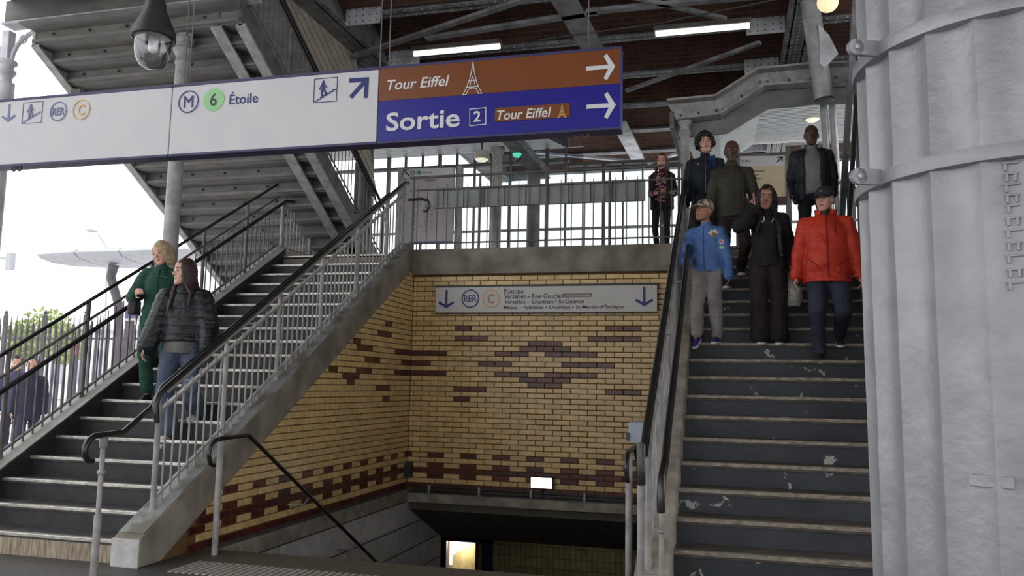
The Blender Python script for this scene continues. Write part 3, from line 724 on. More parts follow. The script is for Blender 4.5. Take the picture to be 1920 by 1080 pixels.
ZC = 6.95; Y_first = 2.2; SP = 1.6
ys = [Y_first+SP*i for i in range(12)]
yb0 = 12.45
ys = [yb0+SP*k for k in range(-16, 6)]
XA, XB = -6.0, 6.5
def rivets(mb, a, b, st, r=.012, n=6, nrm=V((0,0,-1))):
    a, b = V(a), V(b); L_ = (b-a).length; k = int(L_/st); d = (b-a)/max(1, k); u = nrm.orthogonal().normalized(); w_ = nrm.cross(u)
    for i in range(k+1):
        c = a+d*i; s0 = len(mb.v)
        for j in range(n):
            t = 2*PI*j/n; mb.v.append(tuple(c+(u*math.cos(t)+w_*math.sin(t))*r))
        mb.v.append(tuple(c+nrm*r*.8))
        for j in range(n): mb.face([s0+j, s0+(j+1) % n, s0+n])
for i, y in enumerate(ys):
    b = MB().box(XA, XB, y-.11, y+.11, ZC, ZC+.02).box(XA, XB, y-.01, y+.01, ZC, ZC+.42).build('beam', GIRD, ceil)
    rv = MB()
    for yy in (y-.07, y+.07): rivets(rv, (XA, yy, ZC), (XB, yy, ZC), .14, .016, 5)
    rv.build('rivet', GIRDL, b, fix=False)['kind'] = 'stuff'  # rivets paler than their beam: the light they catch is in the colour
    if i < len(ys)-1:
        mb = MB(); n = 10; y2 = ys[i+1]
        for j in range(n+1):
            t = j/n; yy = y+.1+(y2-y-.2)*t; zz = ZC+.06+.34*math.sin(PI*t)
            mb.v += [(XA, yy, zz), (XB, yy, zz), (XA, yy, zz+.12), (XB, yy, zz+.12)]
        for j in range(n):
            a = j*4; mb.face([a, a+1, a+5, a+4]); mb.face([a+2, a+6, a+7, a+3])
        mb.build('brick_vault', VB, ceil, smooth=True)
MB().box(XA, XB, ys[0]-.1, ys[-1]+.1, ZC+.55, ZC+.75).build('deck', CONC, ceil)
gd = struct('trim_2')
def girder(x0, x1, ya, yb, z0, z1, m, name='girder'):
    g = MB().box(x0, x1, ya, yb, z0, z0+.03).box(x0+.08, x0+.10, ya, yb, z0, z1).box(x1-.1, x1-.08, ya, yb, z0, z1).box(x0+.02, x0+.10, ya, yb, z0+.03, z0+.05).build(name, m, gd)
    rv = MB()
    k = 5
    for i in range(k):
        x = x0+.04+(x1-x0-.08)*i/(k-1); rivets(rv, (x, ya, z0), (x, yb, z0), .13, .02, 5)
    for z in (z0+.1, z0+.25, z0+.4): rivets(rv, (x1-.08, ya, z), (x1-.08, yb, z), .16, .018, 5, V((1,0,0))); rivets(rv, (x0+.08, ya, z), (x0+.08, yb, z), .16, .018, 5, V((-1,0,0)))
    rv.build('rivet', m, g, fix=False)['kind'] = 'stuff'
    return g
girder(-6.05, -5.5, -12, 20.5, 6.8, 7.45, GIRD)
girder(.85, 1.25, -12, 20.5, 6.8, 7.45, GIRD)
# riveted gusset plates where the cross beams meet the girders
for xg, sg, ysel in ((-5.5, 1, range(24)), (.85, -1, range(24))):
    for i in ysel:
        if i >= len(ys): continue
        y = ys[i]-.12
        xa, xb = (xg, xg+.55*sg); z0, z1 = 6.78, 7.22
        pts = [(xa, z0), (xb, z0+(.0 if sg < 0 else .0)), (xb, z1), (xa, z1)]
        g = MB().box(min(xa,xb), max(xa,xb), y-.012, y+.012, z0, z1).build('gusset_plate', GIRDL, gd)  # pale tone stands for light falling on the camera-facing plates
        rv = MB()
        for zz in (z0+.05, z0+.14, z0+.24, z0+.33): rivets(rv, (xa+.06*sg, y-.012, zz), (xb-.05*sg, y-.012, zz), .11, .015, 6, V((0,-1,0)))
        rv.build('rivet', PAINTD, g, fix=False)['kind'] = 'stuff'
# diagonal bracing under the vaults
ZD = 6.72
for (a, b, wd, m_) in (((1040,-30),(1112,92),.34,GIRD), ((650,110),(1010,-10),.1,GIRD), ((1160,230),(1196,298),.30,GIRDL), ((800,72),(1120,22),.12,GIRD), ((1100,22),(1420,-8),.12,GIRD), ((1190,-5),(1360,35),.07,GIRD), ((1175,170),(1425,80),.08,GIRD), ((1005,286),(1180,302),.1,GIRDL), ((1215,306),(1290,282),.1,GIRDL)):
    p, q = aZ(*a, ZD), aZ(*b, ZD); p.z = q.z = ZD
    MB().bar(p, q, wd, .05).build('brace', m_, gd)
p, q = aZ(1010, 75, 6.6), aZ(1500, -10, 6.6)
tp = thing('power_cable', 'thin dark cable slung under the vaults past the fluorescent lamps', 'cable', tuple(p))
MB().tube([p, p*.5+q*.5+V((0,0,-.06)), q], .012, 6).build('cable', DARK, tp)
# fluorescent lamps
for lab, (a, b) in (('lit fluorescent tube lamp above the brown sign', ((775,100),(940,89))), ('lit fluorescent tube lamp right of the brown sign, near the girder', ((1227,63),(1408,50)))):
    p, q = aY(*a, 12.0), aY(*b, 12.0); zl = (p.z+q.z)/2
    L_ = thing('fluorescent_lamp', lab, 'lamp', ((p.x+q.x)/2, 12.0, zl), 'fluorescent tubes under the viaduct')
    MB().box(p.x, q.x, 11.92, 12.08, zl+.03, zl+.10).build('housing', PAINTD, L_)
    MB().tube([(p.x+.02,11.98,zl),(q.x-.02,11.98,zl)], .045, 10).build('tube', mat('fluorescent', (1,1,.9), (1,1,.9), .5, emit=((1,.98,.86), 1.6)), L_, smooth=True)
    for xx in (p.x+.2, q.x-.2): MB().tube([(xx,12.0,zl+.1),(xx,12.0,ZC)], .01, 6).build('hanger', DARK, L_)

# ---------------------------------------------------------------- overhead staircase on the left (seen from below)
oh = thing('overhead_staircase', 'second flight of the metal staircase seen from below, over the left side', 'stairs', (-7.5, 13.2, ZL))
YU, SU, DU = 13.25, .595, .2875
HU = SU*DU; zU = lambda y: ZL+SU*(YU-y)
xl, xr = -9.0, -5.86
n = 0; y = YU
while y > 8.65:
    z = zU(y)
    s_ = MB().box(xl, xr, y-DU-.03, y, z-.045, z-.01).box(xl, xr, y-.035, y, z-HU-.02, z-.03).build('step', SOFF, oh)
    rv = MB(); 
    for k in range(5): rivets(rv, (xl+.3+k*.58, y-.05, z-HU*.55), (xl+.31+k*.58, y-.05, z-HU*.55), 1, .022, 6, V((0,-1,-.2)).normalized())
    MB().box(xl, xr, y-.09, y-.03, z-HU-.03, z-HU+.01).build('angle_bar', SOFF, s_)
    rv.build('bolt', DARK, s_, fix=False)
    y -= DU
def channel(x0, x1, lo_, hi_, m, name='stringer'):
    return MB().prism([(YU+.2, zU(YU+.2)+lo_), (8.6, zU(8.6)+lo_), (8.6, zU(8.6)+hi_), (YU+.2, zU(YU+.2)+hi_)], (x0,0,0), (0,1,0), (0,0,1), (x1-x0,0,0)).build(name, m, oh)
channel(xl-.04, xl+.01, -.26, .12, PAINT); channel(xl-.04, xl+.08, -.28, -.25, PAINT, 'stringer_flange')
channel(xr-.02, xr+.03, -.28, .12, PAINTD); channel(xr-.06, xr+.08, -.30, -.26, PAINT, 'stringer_flange')
channel(xr-.36, xr-.31, -.26, .0, PAINTD, 'inner_beam'); channel(xr-.42, xr-.26, -.29, -.26, PAINT, 'stringer_flange')
# intermediate landing and its beams
yl, zl = 8.63, zU(8.63)+.44
MB().box(xl-.4, xr+.1, 5.6, yl, zl-.03, zl+.05).build('landing_plate', SOFF, oh)
MB().box(xl-.5, xr+.2, yl-.06, yl+.06, zl-.34, zl-.02).build('cross_beam', SOFF, oh)
MB().box(xl-.5, xr+.2, yl-.11, yl+.11, zl-.37, zl-.34).build('beam_flange', GIRDL, oh)
for k in range(1, 6):
    yy = yl-.55*k
    MB().box(xl-.4, xr+.1, yy-.03, yy+.03, zl-.2, zl-.03).box(xl-.4, xr+.1, yy-.07, yy+.07, zl-.22, zl-.2).build('joist', SOFF, oh)
# side railing and plank cladding
cr_ = thing('stair_canopy', 'brownish sloping roof over the overhead flight of stairs, seen through its railing', 'roof', (-7.5, 10, zU(10)+2.5))
for k in range(12):
    ya, yb_ = 12.3-.42*k, 12.3-.42*(k+1)+.02
    MB().hexa([(xl-.3,yb_,zU(yb_)+2.46),(xr-.1,yb_,zU(yb_)+2.46),(xr-.1,ya,zU(ya)+2.46),(xl-.3,ya,zU(ya)+2.46),(xl-.3,yb_,zU(yb_)+2.5),(xr-.1,yb_,zU(yb_)+2.5),(xr-.1,ya,zU(ya)+2.5),(xl-.3,ya,zU(ya)+2.5)]).build('roof_board', SOFF, cr_)
ro = rail_thing('stair_railing', 'railing with thin bars on the side of the overhead flight of stairs', (xr, 12, zU(12)))
b2 = rng(8.7, 13.1, .12); pp = rng(8.7, 13.1, 1.1)
posts_and_bars(ro, lambda t: (xr+.02, t), lambda t: zU(t)+.12, lambda t: zU(t)+.86, b2, pp, m=PAINTD, bar_r=.008, over=0)
for hh, r_ in ((.9, .014), (1.05, .026), (.2, .012)):
    MB().tube([(xr+.02,8.6,zU(8.6)+hh),(xr+.02,13.2,zU(13.2)+hh)], r_, 8).build('handrail' if hh > 1 else 'rail', BLACKR if hh > 1 else PAINTD, ro, smooth=True)
PLK = mat('beige cladding plank', s2l(176,166,152), s2l(158,148,134), .55, scale=3, rand=.06)
ck = thing('plank_cladding', 'beige sloping planks cladding the side above the overhead stair railing', 'cladding', (xr-.05, 11, zU(11)+1.2))
for k in range(9):
    lo_ = 1.13+k*.175; hi_ = lo_+.152
    y_end = 12.9-.12*k
    MB().prism([(y_end, zU(y_end)+lo_), (8.0, zU(8.0)+lo_), (8.0, zU(8.0)+hi_), (y_end-.1, zU(y_end-.1)+hi_)], (xr-.06,0,0), (0,1,0), (0,0,1), (.035,0,0)).build('plank', PLK, ck)
MB().prism([(13.0, zU(13.0)+1.1), (8.0, zU(8.0)+1.1), (8.0, zU(8.0)+2.7), (12.1, zU(12.1)+2.7)], (xr-.09,0,0), (0,1,0), (0,0,1), (.02,0,0)).build('backing', DARK, ck)
# cast-iron columns carrying it
for lab, px, X_, m_ in (('slim cast-iron column with a moulded capital behind the hanging lamp', 345, -6.6, PAINT), ('slim cast-iron column at the left edge of the picture', 14, None, GIRDL)):
    Yc = 8.75; X_ = aY(px, 100, Yc).x
    c = thing('iron_column', lab, 'column', (X_, Yc, 2 if px > 100 else 0), 'slim iron columns under the overhead stairs')
    zc = aY(344, 90, Yc).z if px > 100 else aY(10, 130, Yc).z
    if px > 100: X_ = aY(341, 140, Yc).x
    z00 = nzL(Yc)+.1 if px > 100 else -.05
    MB().tube([(X_,Yc,z00),(X_,Yc,z00+.2),(X_,Yc,zc-.2)], [.105,.1,.085] if px > 100 else [.14,.135,.125], 20).build('shaft', m_, c, smooth=True)
    MB().lathe([(.085,-.24),(.10,-.22),(.10,-.19),(.086,-.17),(.088,-.12),(.125,-.06),(.13,-.03),(.10,0),(.10,.05),(.135,.08),(.135,.11),(.1,.13)], (X_,Yc,zc), 20).build('capital', m_, c, smooth=True)
    MB().box(X_-.06, X_+.06, Yc-.06, Yc+.06, zc+.1, zl-.37).build('upper_shaft', m_, c, bevel=.01)
    for sg in (-1, 1):
        br = MB(); pts = [(X_+sg*.08, Yc, zc+.1)]+[(X_+sg*(.08+.45*(1-math.cos(a))), Yc, zc+.1+(zl-.4-zc-.1)*math.sin(a)) for a in (.3,.6,.9,1.2,1.5)]
        br.tube(pts, .03, 8); br.tube([(X_+sg*.25+.06*math.cos(a), Yc, zl-.5+.06*math.sin(a)) for a in [k*PI/4 for k in range(9)]], .012, 6)
        br.build('scroll_bracket', m_, c, smooth=True)
# bell lamp
Yl = 5.0; qa = aY(287, 80, Yl); 
lp = thing('bell_lamp', 'dark bell-shaped lamp with a clear glass dome hanging over the left sign', 'lamp', (qa.x, Yl, qa.z))
cx, cz = qa.x-.0, aY(285, 72, Yl).z
MB().lathe([(.05,.62),(.06,.3),(.075,.27),(.08,.22),(.12,.13),(.155,.05),(.16,.0),(.15,-.005),(.13,.0),(.11,.10),(.06,.2)], (cx,Yl,cz), 28, cap=False).build('shade', mat('dark bell enamel', s2l(60,62,62), s2l(44,46,46), .45, scale=6), lp, smooth=True)
MB().tube([(cx,Yl,cz+.6),(cx,Yl,cz+2.6)], .02, 8).build('stem', DARK, lp, smooth=True)
MB().lathe([(.128,0),(.128,-.10),(.118,-.155),(.09,-.205),(.05,-.232),(0,-.24)], (cx,Yl,cz), 28, cap=False).build('glass_dome', glassmat('dome glass', (.93,.94,.97), .12, .12), lp, smooth='all')
MB().lathe([(.132,-.012),(.134,0),(.132,.012),(.12,.012)], (cx,Yl,cz-.005), 28, cap=False).build('rim', PAINTD, lp, smooth=True)
MB().lathe([(.0,.12),(.10,.05),(.12,.012)], (cx,Yl,cz), 28, cap=False).build('reflector', mat('white reflector', (.75,.75,.75), (.7,.7,.7), .3), lp, smooth=True)
MB().lathe([(0,-.12),(.03,-.1),(.035,-.04),(.02,.06)], (cx,Yl,cz), 14, cap=False).build('bulb', mat('frosted bulb', (.8,.8,.78), (.75,.75,.74), .3), lp, smooth=True)
# ---------------------------------------------------------------- station hall on the landing
GLS = glassmat('window glass', (.93,.96,.98), .03)
GLT = glassmat('tinted glass', (.80,.85,.87), .03)
CLAD = mat('white slat', s2l(222,222,220), s2l(205,205,203), .4, scale=4)
YF = 17.0
wf = struct('wall_facade')
fx = [aY(px, 300, YF).x for px in (700, 731, 763, 795.5, 828, 869)]
allx = [-9.6, -9.2]+[fx[0]+ (fx[1]-fx[0])*k for k in range(0, 30)]
ztop = aY(800, 292, YF).z
ztr = aY(800, 316, YF).z
k = 0
for x in allx:
    if x > 3.4: break
    wd = .06 if k % 3 == 0 else .03
    zt9 = ztop if x < -3.3 else aY(1100, 309, YF).z
    MB().box(x-wd/2, x+wd/2, YF-.08, YF+.02, ZL, zt9).build('mullion', PAINTD, wf); k += 1
    MB().box(x+wd/2, x+(fx[1]-fx[0])-.03, YF-.03, YF-.015, ZL+.05, zt9).build('glass_pane', GLS if x < -5.6 else GLT, wf)
z8 = aY(1100, 309, YF).z
MB().box(-9.6, -3.3, YF-.1, YF+.04, ztr-.03, ztr+.03).box(-9.6, -3.3, YF-.1, YF+.04, ztop, ztop+.25).box(-3.3, 3.4, YF-.1, YF+.04, z8-.03, z8+.03).box(-9.6, 3.4, YF-.1, YF+.04, ZL, ZL+.06).build('transom', PAINTD, wf)
za, zb__ = aY(1000, 432, YF-.2).z, aY(1000, 447, YF-.2).z
MB().box(-9.6, 3.4, YF-.16, YF-.1, za, za+.05).build('guard_rail', PAINT, wf)
def slats(name, x0, x1, y0, y1, z0, z1, st, parent, m=CLAD, tilt=0.):
    """white metal slats running across, rising from z0 to z1 (x1 side raised by tilt)"""
    mb = MB(); y = y0
    while y < y1:
        t = (y-y0)/(y1-y0); z = z0+(z1-z0)*t; t2 = (y+st*.8-y0)/(y1-y0); z2 = z0+(z1-z0)*t2
        mb.hexa([(x0,y,z),(x1,y,z+tilt),(x1,y+st*.70,z2+tilt),(x0,y+st*.70,z2),(x0,y,z+.006),(x1,y,z+tilt+.006),(x1,y+st*.70,z2+tilt+.006),(x0,y+st*.70,z2+.006)]); y += st
    o = mb.build(name, m, parent); o['kind'] = 'stuff'
    MB().hexa([(x0,y0,z0+.025),(x1,y0,z0+tilt+.025),(x1,y1,z1+tilt+.025),(x0,y1,z1+.025),(x0,y0,z0+.1),(x1,y0,z0+tilt+.1),(x1,y1,z1+tilt+.1),(x0,y1,z1+.1)]).build('backing', DARK, parent)
ch = struct('ceiling_hall')
zr_ = lambda y: 5.62+(ztop-5.62)*(y-12)/(YF-12)
slats('slat', -9.3, -3.35, 12.6, YF, zr_(12.6), ztop, .14, ch)
slats('slat', -.62, -.12, 12, YF, 5.25, ztop-.55, .14, ch)
slats('slat', -.12, .5, 12, YF, 5.25, ztop-.55, .14, ch, tilt=.4)
slats('slat', .5, 3.2, 12, YF, 5.65, ztop-.15, .14, ch)
MB().box(-3.36, -3.22, 12.0, 14.5, 5.30, 5.5).box(-3.42, -3.16, 12.0, 14.5, 5.28, 5.30).build('edge_beam', GIRD, ch)
rv = MB(); rivets(rv, (-3.22, 12.0, 5.4), (-3.22, 14.4, 5.4), .45, .03, 6, V((1,0,0))); rv.build('rivet', PAINTD, ch, fix=False)['kind'] = 'stuff'
MB().prism([(0,0),(0,.9),(.5,1.4),(.5,.3)], (-3.37,12.4,5.4),(0,1,0),(0,0,1),(.02,0,0)).build('edge_panel', CLAD, ch)
# portal frame at the head of the right stairs
pf = thing('portal_frame', 'cranked grey steel portal frame over the head of the right stairs', 'frame', (-.57, 11.75, ZL))
def pp_(px, py): q = aY(px, py, 11.7); return (q.x, q.z)
lowl = [pp_(1270,228), pp_(1350,218), pp_(1432,165), pp_(1528,158), pp_(1640,156)]
upl = [pp_(1640,122), pp_(1525,126), pp_(1420,136), pp_(1341,186), pp_(1252,194)]
MB().prism(lowl+upl, (0,11.7,0), (1,0,0), (0,0,1), (0,.05,0)).build('web', PAINT, pf)
fl2 = MB()
for (a, b) in zip(lowl, lowl[1:]): fl2.bar((a[0],11.66,a[1]),(b[0],11.66,b[1]),.22,.03, upv=(0,0,1))
for (a, b) in zip(upl, upl[1:]): fl2.bar((a[0],11.66,a[1]),(b[0],11.66,b[1]),.26,.03, upv=(0,0,1))
fl2.build('flange', PAINT, pf)
rv = MB()
for (a, b) in zip(lowl, lowl[1:]): rivets(rv, (a[0]+.05,11.7,a[1]+.09), (b[0]-.05,11.7,b[1]+.09), .22, .025, 6, V((0,-1,0)))
rv.build('rivet', PAINTD, pf, fix=False)['kind'] = 'stuff'
CG = mat('canopy grey', s2l(130,130,128), s2l(112,112,110), .6)
pr = [(a, b-.015) for a, b in lowl]+[(lowl[4][0], lowl[4][1]-.25), (lowl[3][0], lowl[3][1]-.25), (lowl[2][0]+.06, lowl[2][1]-.27), (lowl[1][0]+.1, lowl[1][1]-.22), (lowl[0][0], lowl[0][1]-.22)]
MB().prism(pr, (0,11.8,0), (1,0,0), (0,0,1), (0,.04,0)).build('grey_panel', CG, pf)
MB().tube([(-.585,11.7,3.4),(-.585,11.7,5.15)], .062, 14).build('column', PAINT, pf, smooth=True)
MB().lathe([(.06,0),(.085,.03),(.085,.06),(.065,.08),(.065,.14),(.1,.2),(.1,.24)], (-.585,11.7,5.08), 14).build('capital', PAINT, pf, smooth=True)
MB().hexa([(-.80,11.7,5.22),(-.74,11.7,5.22),(-.66,18,5.3),(-.72,18,5.3),(-.80,11.7,5.45),(-.74,11.7,5.45),(-.66,18,5.55),(-.72,18,5.55)]).build('eave', GIRD, pf)
# hall columns
for lab, px, Yc, r_, m_ in (('thick round grey column standing on the landing left of the information panel', 682, 13.0, .13, PAINTD), ('round pale column behind the landing railing, below the blue sign', 930, 12.6, .085, PAINT), ('wide grey column behind the railing under the green lamp', 1000, 14.2, .12, GIRD)):
    q = aY(px, 400, Yc)
    c = thing('hall_column', lab, 'column', (q.x, Yc, ZL), 'columns of the hall on the landing')
    zt2 = 5.35 if px > 900 else 6.85
    MB().tube([(q.x,Yc,ZL),(q.x,Yc,zt2)], r_, 16).build('shaft', m_, c, smooth=True)
    MB().lathe([(r_+.03,0),(r_+.03,.04),(r_,.06)], (q.x,Yc,ZL), 16).build('base', m_, c, smooth=True)
    MB().lathe([(r_,0),(r_+.04,.06),(r_+.04,.12)], (q.x,Yc,zt2-.12), 16).build('capital', m_, c, smooth=True)
# green signal lamp, round ceiling lamps
q = aY(970, 288, 12.8)
gl = thing('green_lamp', 'small round green lamp on the sloping beam below the blue sign', 'lamp', tuple(q))
MB().lathe([(0,-.06),(.05,-.05),(.075,0),(.07,.05),(.05,.07)], q, 18, axis=V((0,-1,0))).build('lens', mat('green lens', (.1,.6,.4), (.2,.8,.6), .2, emit=((.1,.8,.5), .6)), gl, smooth=True)
MB().lathe([(.085,-.03),(.09,-.09),(.05,-.12)], q, 18, axis=V((0,-1,0))).build('housing', DARK, gl, smooth=True)
for lab, px, py, Yc, r_ in (('round ceiling lamp just under the white sign, above the information panel', 766, 269, 14, .12), ('round ceiling lamp between the pale column and the info panel', 903, 299, 14, .14), ('round ceiling lamp above the tall man in the grey sweatshirt', 1523, 224, 14, .13)):
    q = aY(px, py, Yc); c = thing('ceiling_lamp', lab, 'lamp', tuple(q), 'round lamps in the hall')
    MB().lathe([(r_,.14),(r_,.02),(r_*.9,0)], q, 20).build('housing', mat('cream lamp', s2l(205,204,190), s2l(190,188,176), .4), c, smooth=True)
    MB().lathe([(r_*.88,0),(r_*.6,-.03),(0,-.04)], q, 20, cap=False).build('diffuser', mat('lamp diffuser', (.9,.88,.7), (.9,.88,.7), .4, emit=((1,.95,.7), .7)), c, smooth=True)
    MB().tube([(q.x,q.y,q.z+.14),(q.x,q.y,zr_(Yc)+.02)], .02, 6).build('stem', PAINTD, c)
q = aY(1552, 4, 10.5); gb = thing('globe_lamp', 'warm globe lamp at the top edge beside the silver column', 'lamp', tuple(q))
MB().lathe([(.13*math.sin(a), .13*math.cos(a)) for a in [k*PI/12 for k in range(13)]], q, 20, cap=False).build('globe', mat('warm globe', (.9,.75,.5), (.9,.75,.5), .4, emit=((1,.78,.45), .8)), gb, smooth='all')
MB().tube([(q.x,q.y,q.z+.12),(q.x,q.y,q.z+.6)], .02, 8).build('stem', DARK, gb)
# information panel and line panel on the landing
Yi = 12.6
ip = thing('information_panel', 'tall white information panel with timetable behind the railing at the stair head', 'information panel', (aY(800,400,Yi).x, Yi, ZL))
IW = mat('panel white', s2l(176,170,170), s2l(164,158,158), .5)
a_, b_ = aY(757, 458, Yi), aY(852, 314, Yi)
MB().box(a_.x, b_.x, Yi, Yi+.06, a_.z, b_.z).build('board', IW, ip)
for px in (749, 860): x_ = aY(px, 400, Yi).x; MB().box(x_-.04, x_+.04, Yi-.02, Yi+.08, ZL, b_.z+.02).build('post', PAINT, ip)
hb = plate(ip, 'header', P2(Yi-.001, (757,333),(850,329),(850,314),(757,317)), Yi-.001, SIGNW)
yq = Yi-.003
mb = MB(); stroke(mb, P2(yq, (768,330),(757,320)), .022, yq); stroke(mb, P2(yq, (756,327),(755,319),(766,318.5)), .02, yq); mb.build('arrow', INKK, hb)
q = aY(786, 323.5, Yi); ring_badge(hb, (q.x, q.z), .045, '6', yq, INKG, INKGD, fill=mat('teal print', s2l(110,170,150), s2l(110,170,150)), tb=.3)
q = aY(774, 324, Yi); ring_badge(hb, (q.x, q.z), .04, 'M', yq, INKN, INKN, tb=.45)
txt('Étoile', tbox(Yi, 794, 326, 810, 320), yq, INKK, hb)
plate(ip, 'title_bar', P2(yq, (797,340),(818,339),(818,335.5),(797,336)), yq, INKGR)
tm = MB(); random.seed(3)
for c_ in range(4):
    for r_ in range(16):
        if random.random() < .55:
            x0 = 774+c_*11; yy = 366+r_*4.6
            tm.prism(P2(yq, (x0,yy),(x0+random.uniform(3,7),yy),(x0+random.uniform(3,7),yy-1.4),(x0,yy-1.4)), (0,yq,0),(1,0,0),(0,0,1),(0,-.002,0))
tm.build('timetable_print', INKGR, ip)['kind'] = 'stuff'
plate(ip, 'blue_strip', P2(yq, (768,458),(848,457),(848,452),(768,453)), yq, mat('violet strip', s2l(84,78,130), s2l(70,66,118)))
Yj = 13.2
jp = thing('line_panel', 'cream and white line panel with an arrow, behind the bald man', 'information panel', (aY(1430,330,Yj).x, Yj, ZL))
CRM = mat('cream print', s2l(206,192,160), s2l(198,184,150), .5)
a_, b_ = aY(1385, 372, Yj), aY(1474, 291, Yj)
MB().box(a_.x, b_.x, Yj, Yj+.06, a_.z, b_.z).build('board', CRM, jp)
MB().box(a_.x, b_.x, Yj-.01, Yj+.07, a_.z-.12, a_.z).build('lower_band', mat('wine band', s2l(88,66,74), s2l(80,60,68)), jp)
for px in (1384, 1480): x_ = aY(px, 400, Yj).x; MB().box(x_-.035, x_+.035, Yj-.02, Yj+.08, ZL, b_.z+.15).build('post', PAINTD, jp)
hb = plate(jp, 'header', P2(Yj-.002, (1386,312),(1472,311),(1472,292),(1386,293)), Yj-.002, SIGNW)
mb = MB(); yq = Yj-.005; stroke(mb, P2(yq, (1458,303),(1466,295)), .022, yq); stroke(mb, P2(yq, (1458,295),(1467,294.5),(1466.5,302)), .02, yq); mb.build('arrow', INKK, hb)
txt('Sully', tbox(Yj, 1390, 306, 1408, 299), yq, INKK, hb)
for k_, (xa_, xb_) in enumerate(((1400,1434),(1400,1422),(1400,1428),(1400,1418))):
    plate(jp, 'print_line', P2(yq, (xa_,322+k_*7),(xb_,321.6+k_*7),(xb_,319.6+k_*7),(xa_,320+k_*7)), yq, INKGR)
# right-hand wall of slats beside the right stairs, with handrail
RIB = mat('ribbed wall board', s2l(160,154,144), s2l(140,134,124), .6, scale=3, rand=.05)
wv = struct('wall_right_stair')
y = 6.6
while y < 11.5:
    MB().box(1.66, 1.69, y, y+.14, nzR(y)-.2, nzR(y)+2.3).build('board', RIB, wv); y += .15
MB().prism([(6.5,nzR(6.5)-.4),(11.6,nzR(11.6)-.4),(11.6,nzR(11.6)+2.3),(6.5,nzR(6.5)+2.3)], (1.69,0,0),(0,1,0),(0,0,1),(.03,0,0)).build('backing', DARK, wv)
rr = rail_thing('stair_railing', 'dark handrail on the ribbed wall at the right of the right staircase', (1.55, 7, nzR(7)))
for hh, r_ in ((1.0, .026), (.86, .012)):
    MB().tube([(1.56,5.9,nzR(5.9)+hh),(1.56,11.2,nzR(11.2)+hh),(1.56,12.4,ZL+hh+.02)], r_, 8).build('handrail' if hh > .9 else 'rail', BLACKR if hh > .9 else PAINTD, rr, smooth=True)
for y in rng(6.2, 12, .9): MB().tube([(1.56,y,nzR(min(y,11.3))),(1.56,y,nzR(min(y,11.3))+1.0)], .02, 8).build('post', PAINTD, rr, smooth=True)
def polebar(name, lab, cat, segs, m=None):
    t_ = thing(name, lab, cat, segs[0][1][0])
    for nm, pts, r_, mm in segs: MB().tube(pts, r_, 16).build(nm, mm, t_, smooth=True)
    return t_
a, b = aY(1509, -60, 11.45), aY(1545, 186, 11.45)
sl = polebar('steel_strut', 'thick brushed steel strut leaning down at the top right, left of the silver column', 'strut', [('sleeve', [tuple(a), tuple(b)], .125, STEEL)])
d_ = (b-a).normalized()
MB().lathe([(.11,0),(.128,.0),(.128,.03),(.05,.035)], b, 20, axis=d_).build('end_collar', DARK, sl, smooth=True)
for lab, p0, p1, r_ in (('left one of two thin steel pipes under the leaning strut', (1543,184), (1551,300), .05), ('right one of two thin steel pipes under the leaning strut', (1560,184), (1567,300), .05)):
    a, b = aY(*p0, 12.0), aY(*p1, 12.0); b = b+(b-a)*1.4; b.z = ZL; c = thing('steel_pipe', lab, 'pipe', tuple(b))
    MB().tube([a, b], r_, 12).build('pipe', STEEL, c, smooth=True)
    MB().lathe([(r_+.03,0),(r_+.03,.03)], b, 12).build('base', STEEL, c)
a, b = aY(1604, -10, 11.3), aY(1572, 330, 11.3)
st_ = thing('steel_post', 'dark steel member rising behind the clamp lug beside the silver column', 'beam', tuple(b))
b.z = ZL
MB().bar(a, b, .07, .12, upv=(0,1,0)).build('flange', GIRD, st_); MB().bar(a+V((.09,0,0)), b+V((.09,0,0)), .05, .10, upv=(0,1,0)).build('dark_flange', DARK, st_)
pb_ = aY(1555, 90, 10.8)
MB().prism(P2(11.3, (1535,46),(1554,65),(1572,100),(1545,128),(1538,120)), (0,11.3,0),(1,0,0),(0,0,1),(0,.03,0)).build('gusset_plate', GIRDL, sl)

# ---------------------------------------------------------------- the street on the left
FEN = mat('fence paint', s2l(98,92,98), s2l(78,72,80), .6)
fe = thing('street_fence', 'tall iron fence with curled spikes between the street and the left staircase', 'fence', (-15, 16, -.05))
x = -18.0; k = 0
while x < -11.2:
    big = k % 7 == 0
    zt3 = 3.15 if big else 2.95
    m_ = MB().box(x-(.05 if big else .016), x+(.05 if big else .016), 15.97, 16.03, -.05, zt3-.25)
    if not big:
        m_.tube([(x,16,zt3-.3),(x,16,zt3)], [.02,.003], 5)
        m_.tube([(x+.045*math.sin(a), 16, zt3-.42+.045*math.cos(a)) for a in [k2*PI/4 for k2 in range(7)]], .009, 4)
    else: m_.lathe([(.06,0),(.03,.05),(.05,.09),(0,.16)], (x,16,zt3-.25), 8)
    m_.build('fence_post' if big else 'picket', FEN, fe); x += .165; k += 1
for z in (2.35, .35): MB().box(-18, -11.2, 15.98, 16.02, z, z+.05).build('fence_rail', FEN, fe)
